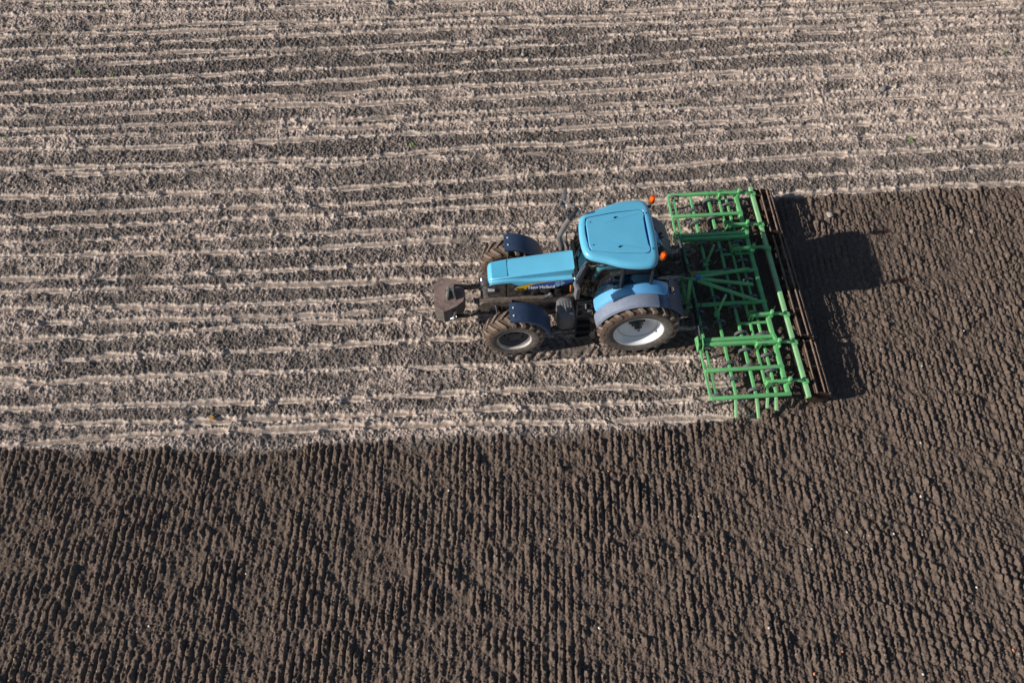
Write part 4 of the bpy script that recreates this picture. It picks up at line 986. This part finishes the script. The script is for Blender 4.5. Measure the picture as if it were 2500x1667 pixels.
for x, y in tines:
    if first: o, first = T0, False
    else:
        o = T0.copy(); C.objects.link(o); o.parent = CU
        for ch in T0.children:
            c_ = ch.copy(); C.objects.link(c_); c_.parent = o
    o.location = (x - 2.1, y, ZB - .03)
    o.rotation_euler = (0, random.uniform(-.05, .05), random.uniform(-.06, .06))

# ------------------------------------------------------------------ stones, pebbles, seedlings, leaf
def rock(name, x, y, size, mat, label, cat, group=None, seed=0, flat=.8, sink=.25):
    rg = random.Random(seed); m = MB(); m.ball((0, 0, 0), size, 3)
    ds = [(Vector((rg.gauss(0, 1), rg.gauss(0, 1), rg.gauss(0, 1))).normalized(), rg.uniform(.55, .9)) for _ in range(9)]
    sx, sy = rg.uniform(.85, 1.25), rg.uniform(.8, 1.1)
    for v in m.bm.verts:
        d = v.co.normalized(); r_ = size
        for n_, c_ in ds:
            q = d.dot(n_)
            if q > .05: r_ = min(r_, size * c_ / q)
        v.co = d * r_; v.co.x *= sx; v.co.y *= sy; v.co.z *= flat
    o = m.build(name, mat, None, smooth=30); o.location = (x, y, ground_z(x, y) + size * flat * (1 - 2 * sink) + .01)
    o.rotation_euler = (0, 0, rg.uniform(0, 6)); return tag(o, label, cat, group)
rock('stone', 7.79, 6.35, .105, 'darkstone', 'large grey stone lying on the dry rows high above the cultivator', 'stone', 'stones on the field', 1)
rock('stone', 5.22, 2.20, .088, 'stone', 'pale tan stone on the dark worked soil just right of the cultivator shadow', 'stone', 'stones on the field', 2)
rock('stone', 8.46, 1.50, .062, 'stone', 'small tan stone on the dark worked soil nearest the right edge', 'stone', 'stones on the field', 3, .7)
rock('stone', -6.14, 4.30, .062, 'darkstone', 'grey stone with a dark hollow beside it left of the tractor exhaust', 'stone', 'stones on the field', 4)
rock('stone', -5.44, 10.78, .075, 'darkstone', 'grey stone on the dry rows at the top edge', 'stone', 'stones on the field', 5)
rock('stone', -1.69, 8.31, .065, 'stone', 'tan clod-like stone on the dry rows directly above the tractor cab', 'stone', 'stones on the field', 6)
for i, (x, y) in enumerate([(5.64, -6.64), (6.44, -6.66), (5.15, -4.85), (4.39, -5.55), (2.73, -5.74), (4.14, -8.06), (5.5, -3.74), (.72, -4.96), (3.51, -5.45), (-1.45, -6.89), (-7.94, -5.46), (-4.1, -4.1), (-9.6, -6.3), (7.3, -1.2), (6.1, -2.0), (-2.2, -5.2), (1.6, -7.1), (-5.6, -7.0)]):
    rock('pebble', x, y, .020 + .010 * random.random(), 'pebble', 'small whitish pebble lying on the dark worked soil', 'pebble', 'pebbles on the worked soil', 20 + i, .8, .1)
for i, (x, y) in enumerate([(2.83, -7.59), (2.24, -7.92), (5.88, -7.77), (-.9, -3.9), (1.05, -5.7)]):
    rock('brick_crumb', x, y, .026, 'brick', 'tiny orange brick crumb on the dark worked soil', 'brick crumb', 'brick crumbs on the worked soil', 50 + i, .8, .1)
def seedling(x, y, seed):
    rg = random.Random(seed); g = Vector((0, 0, 0)); o = thing('seedling', (x, y, ground_z(x, y) + .012), 'tiny bright green seedling growing in the dry rows', 'weed', 'seedlings in the dry rows')
    m = MB(); m.tube([(0, 0, -.03), (0, 0, .05)], .004, 5); m.build('stem', 'leafg', o, local=True)
    for k in range(5):
        a = rg.uniform(0, .8) + k * 1.256; L = rg.uniform(.045, .075); w = L * .32; ca, sa = math.cos(a), math.sin(a)
        m = MB(); f = lambda u, v, z: Vector((u * ca - v * sa, u * sa + v * ca, z))
        m.loft([[f(0, -.004, .04), f(0, .004, .04)], [f(L * .4, -w, .06), f(L * .4, w, .06)], [f(L * .75, -w * .8, .058), f(L * .75, w * .8, .058)], [f(L, -.003, .045), f(L, .003, .045)]], closed=False); m.build('leaf', 'leafg', o, local=True)
for i, q in enumerate([(-15.13, 11.22), (-13.5, 11.13), (-13.73, 8.43), (-12.82, 8.24), (-15.13, 6.09), (-4.76, 5.14), (7.92, 4.45), (11.48, 7.46)]): seedling(q[0], q[1], i)
m = MB(); gz = ground_z(-8.93, -2.2)
m.loft([[Vector((-8.99, -2.21, gz + .02)), Vector((-8.99, -2.19, gz + .02))], [Vector((-8.97, -2.27, gz + .07)), Vector((-8.96, -2.14, gz + .10))], [Vector((-8.90, -2.25, gz + .10)), Vector((-8.90, -2.17, gz + .06))], [Vector((-8.88, -2.22, gz + .03)), Vector((-8.88, -2.20, gz + .03))]], closed=False)
o = m.build('dry_leaf', 'leafy', None); tag(o, 'curled yellow leaf on the dry strip just above the worked soil, left', 'leaf')
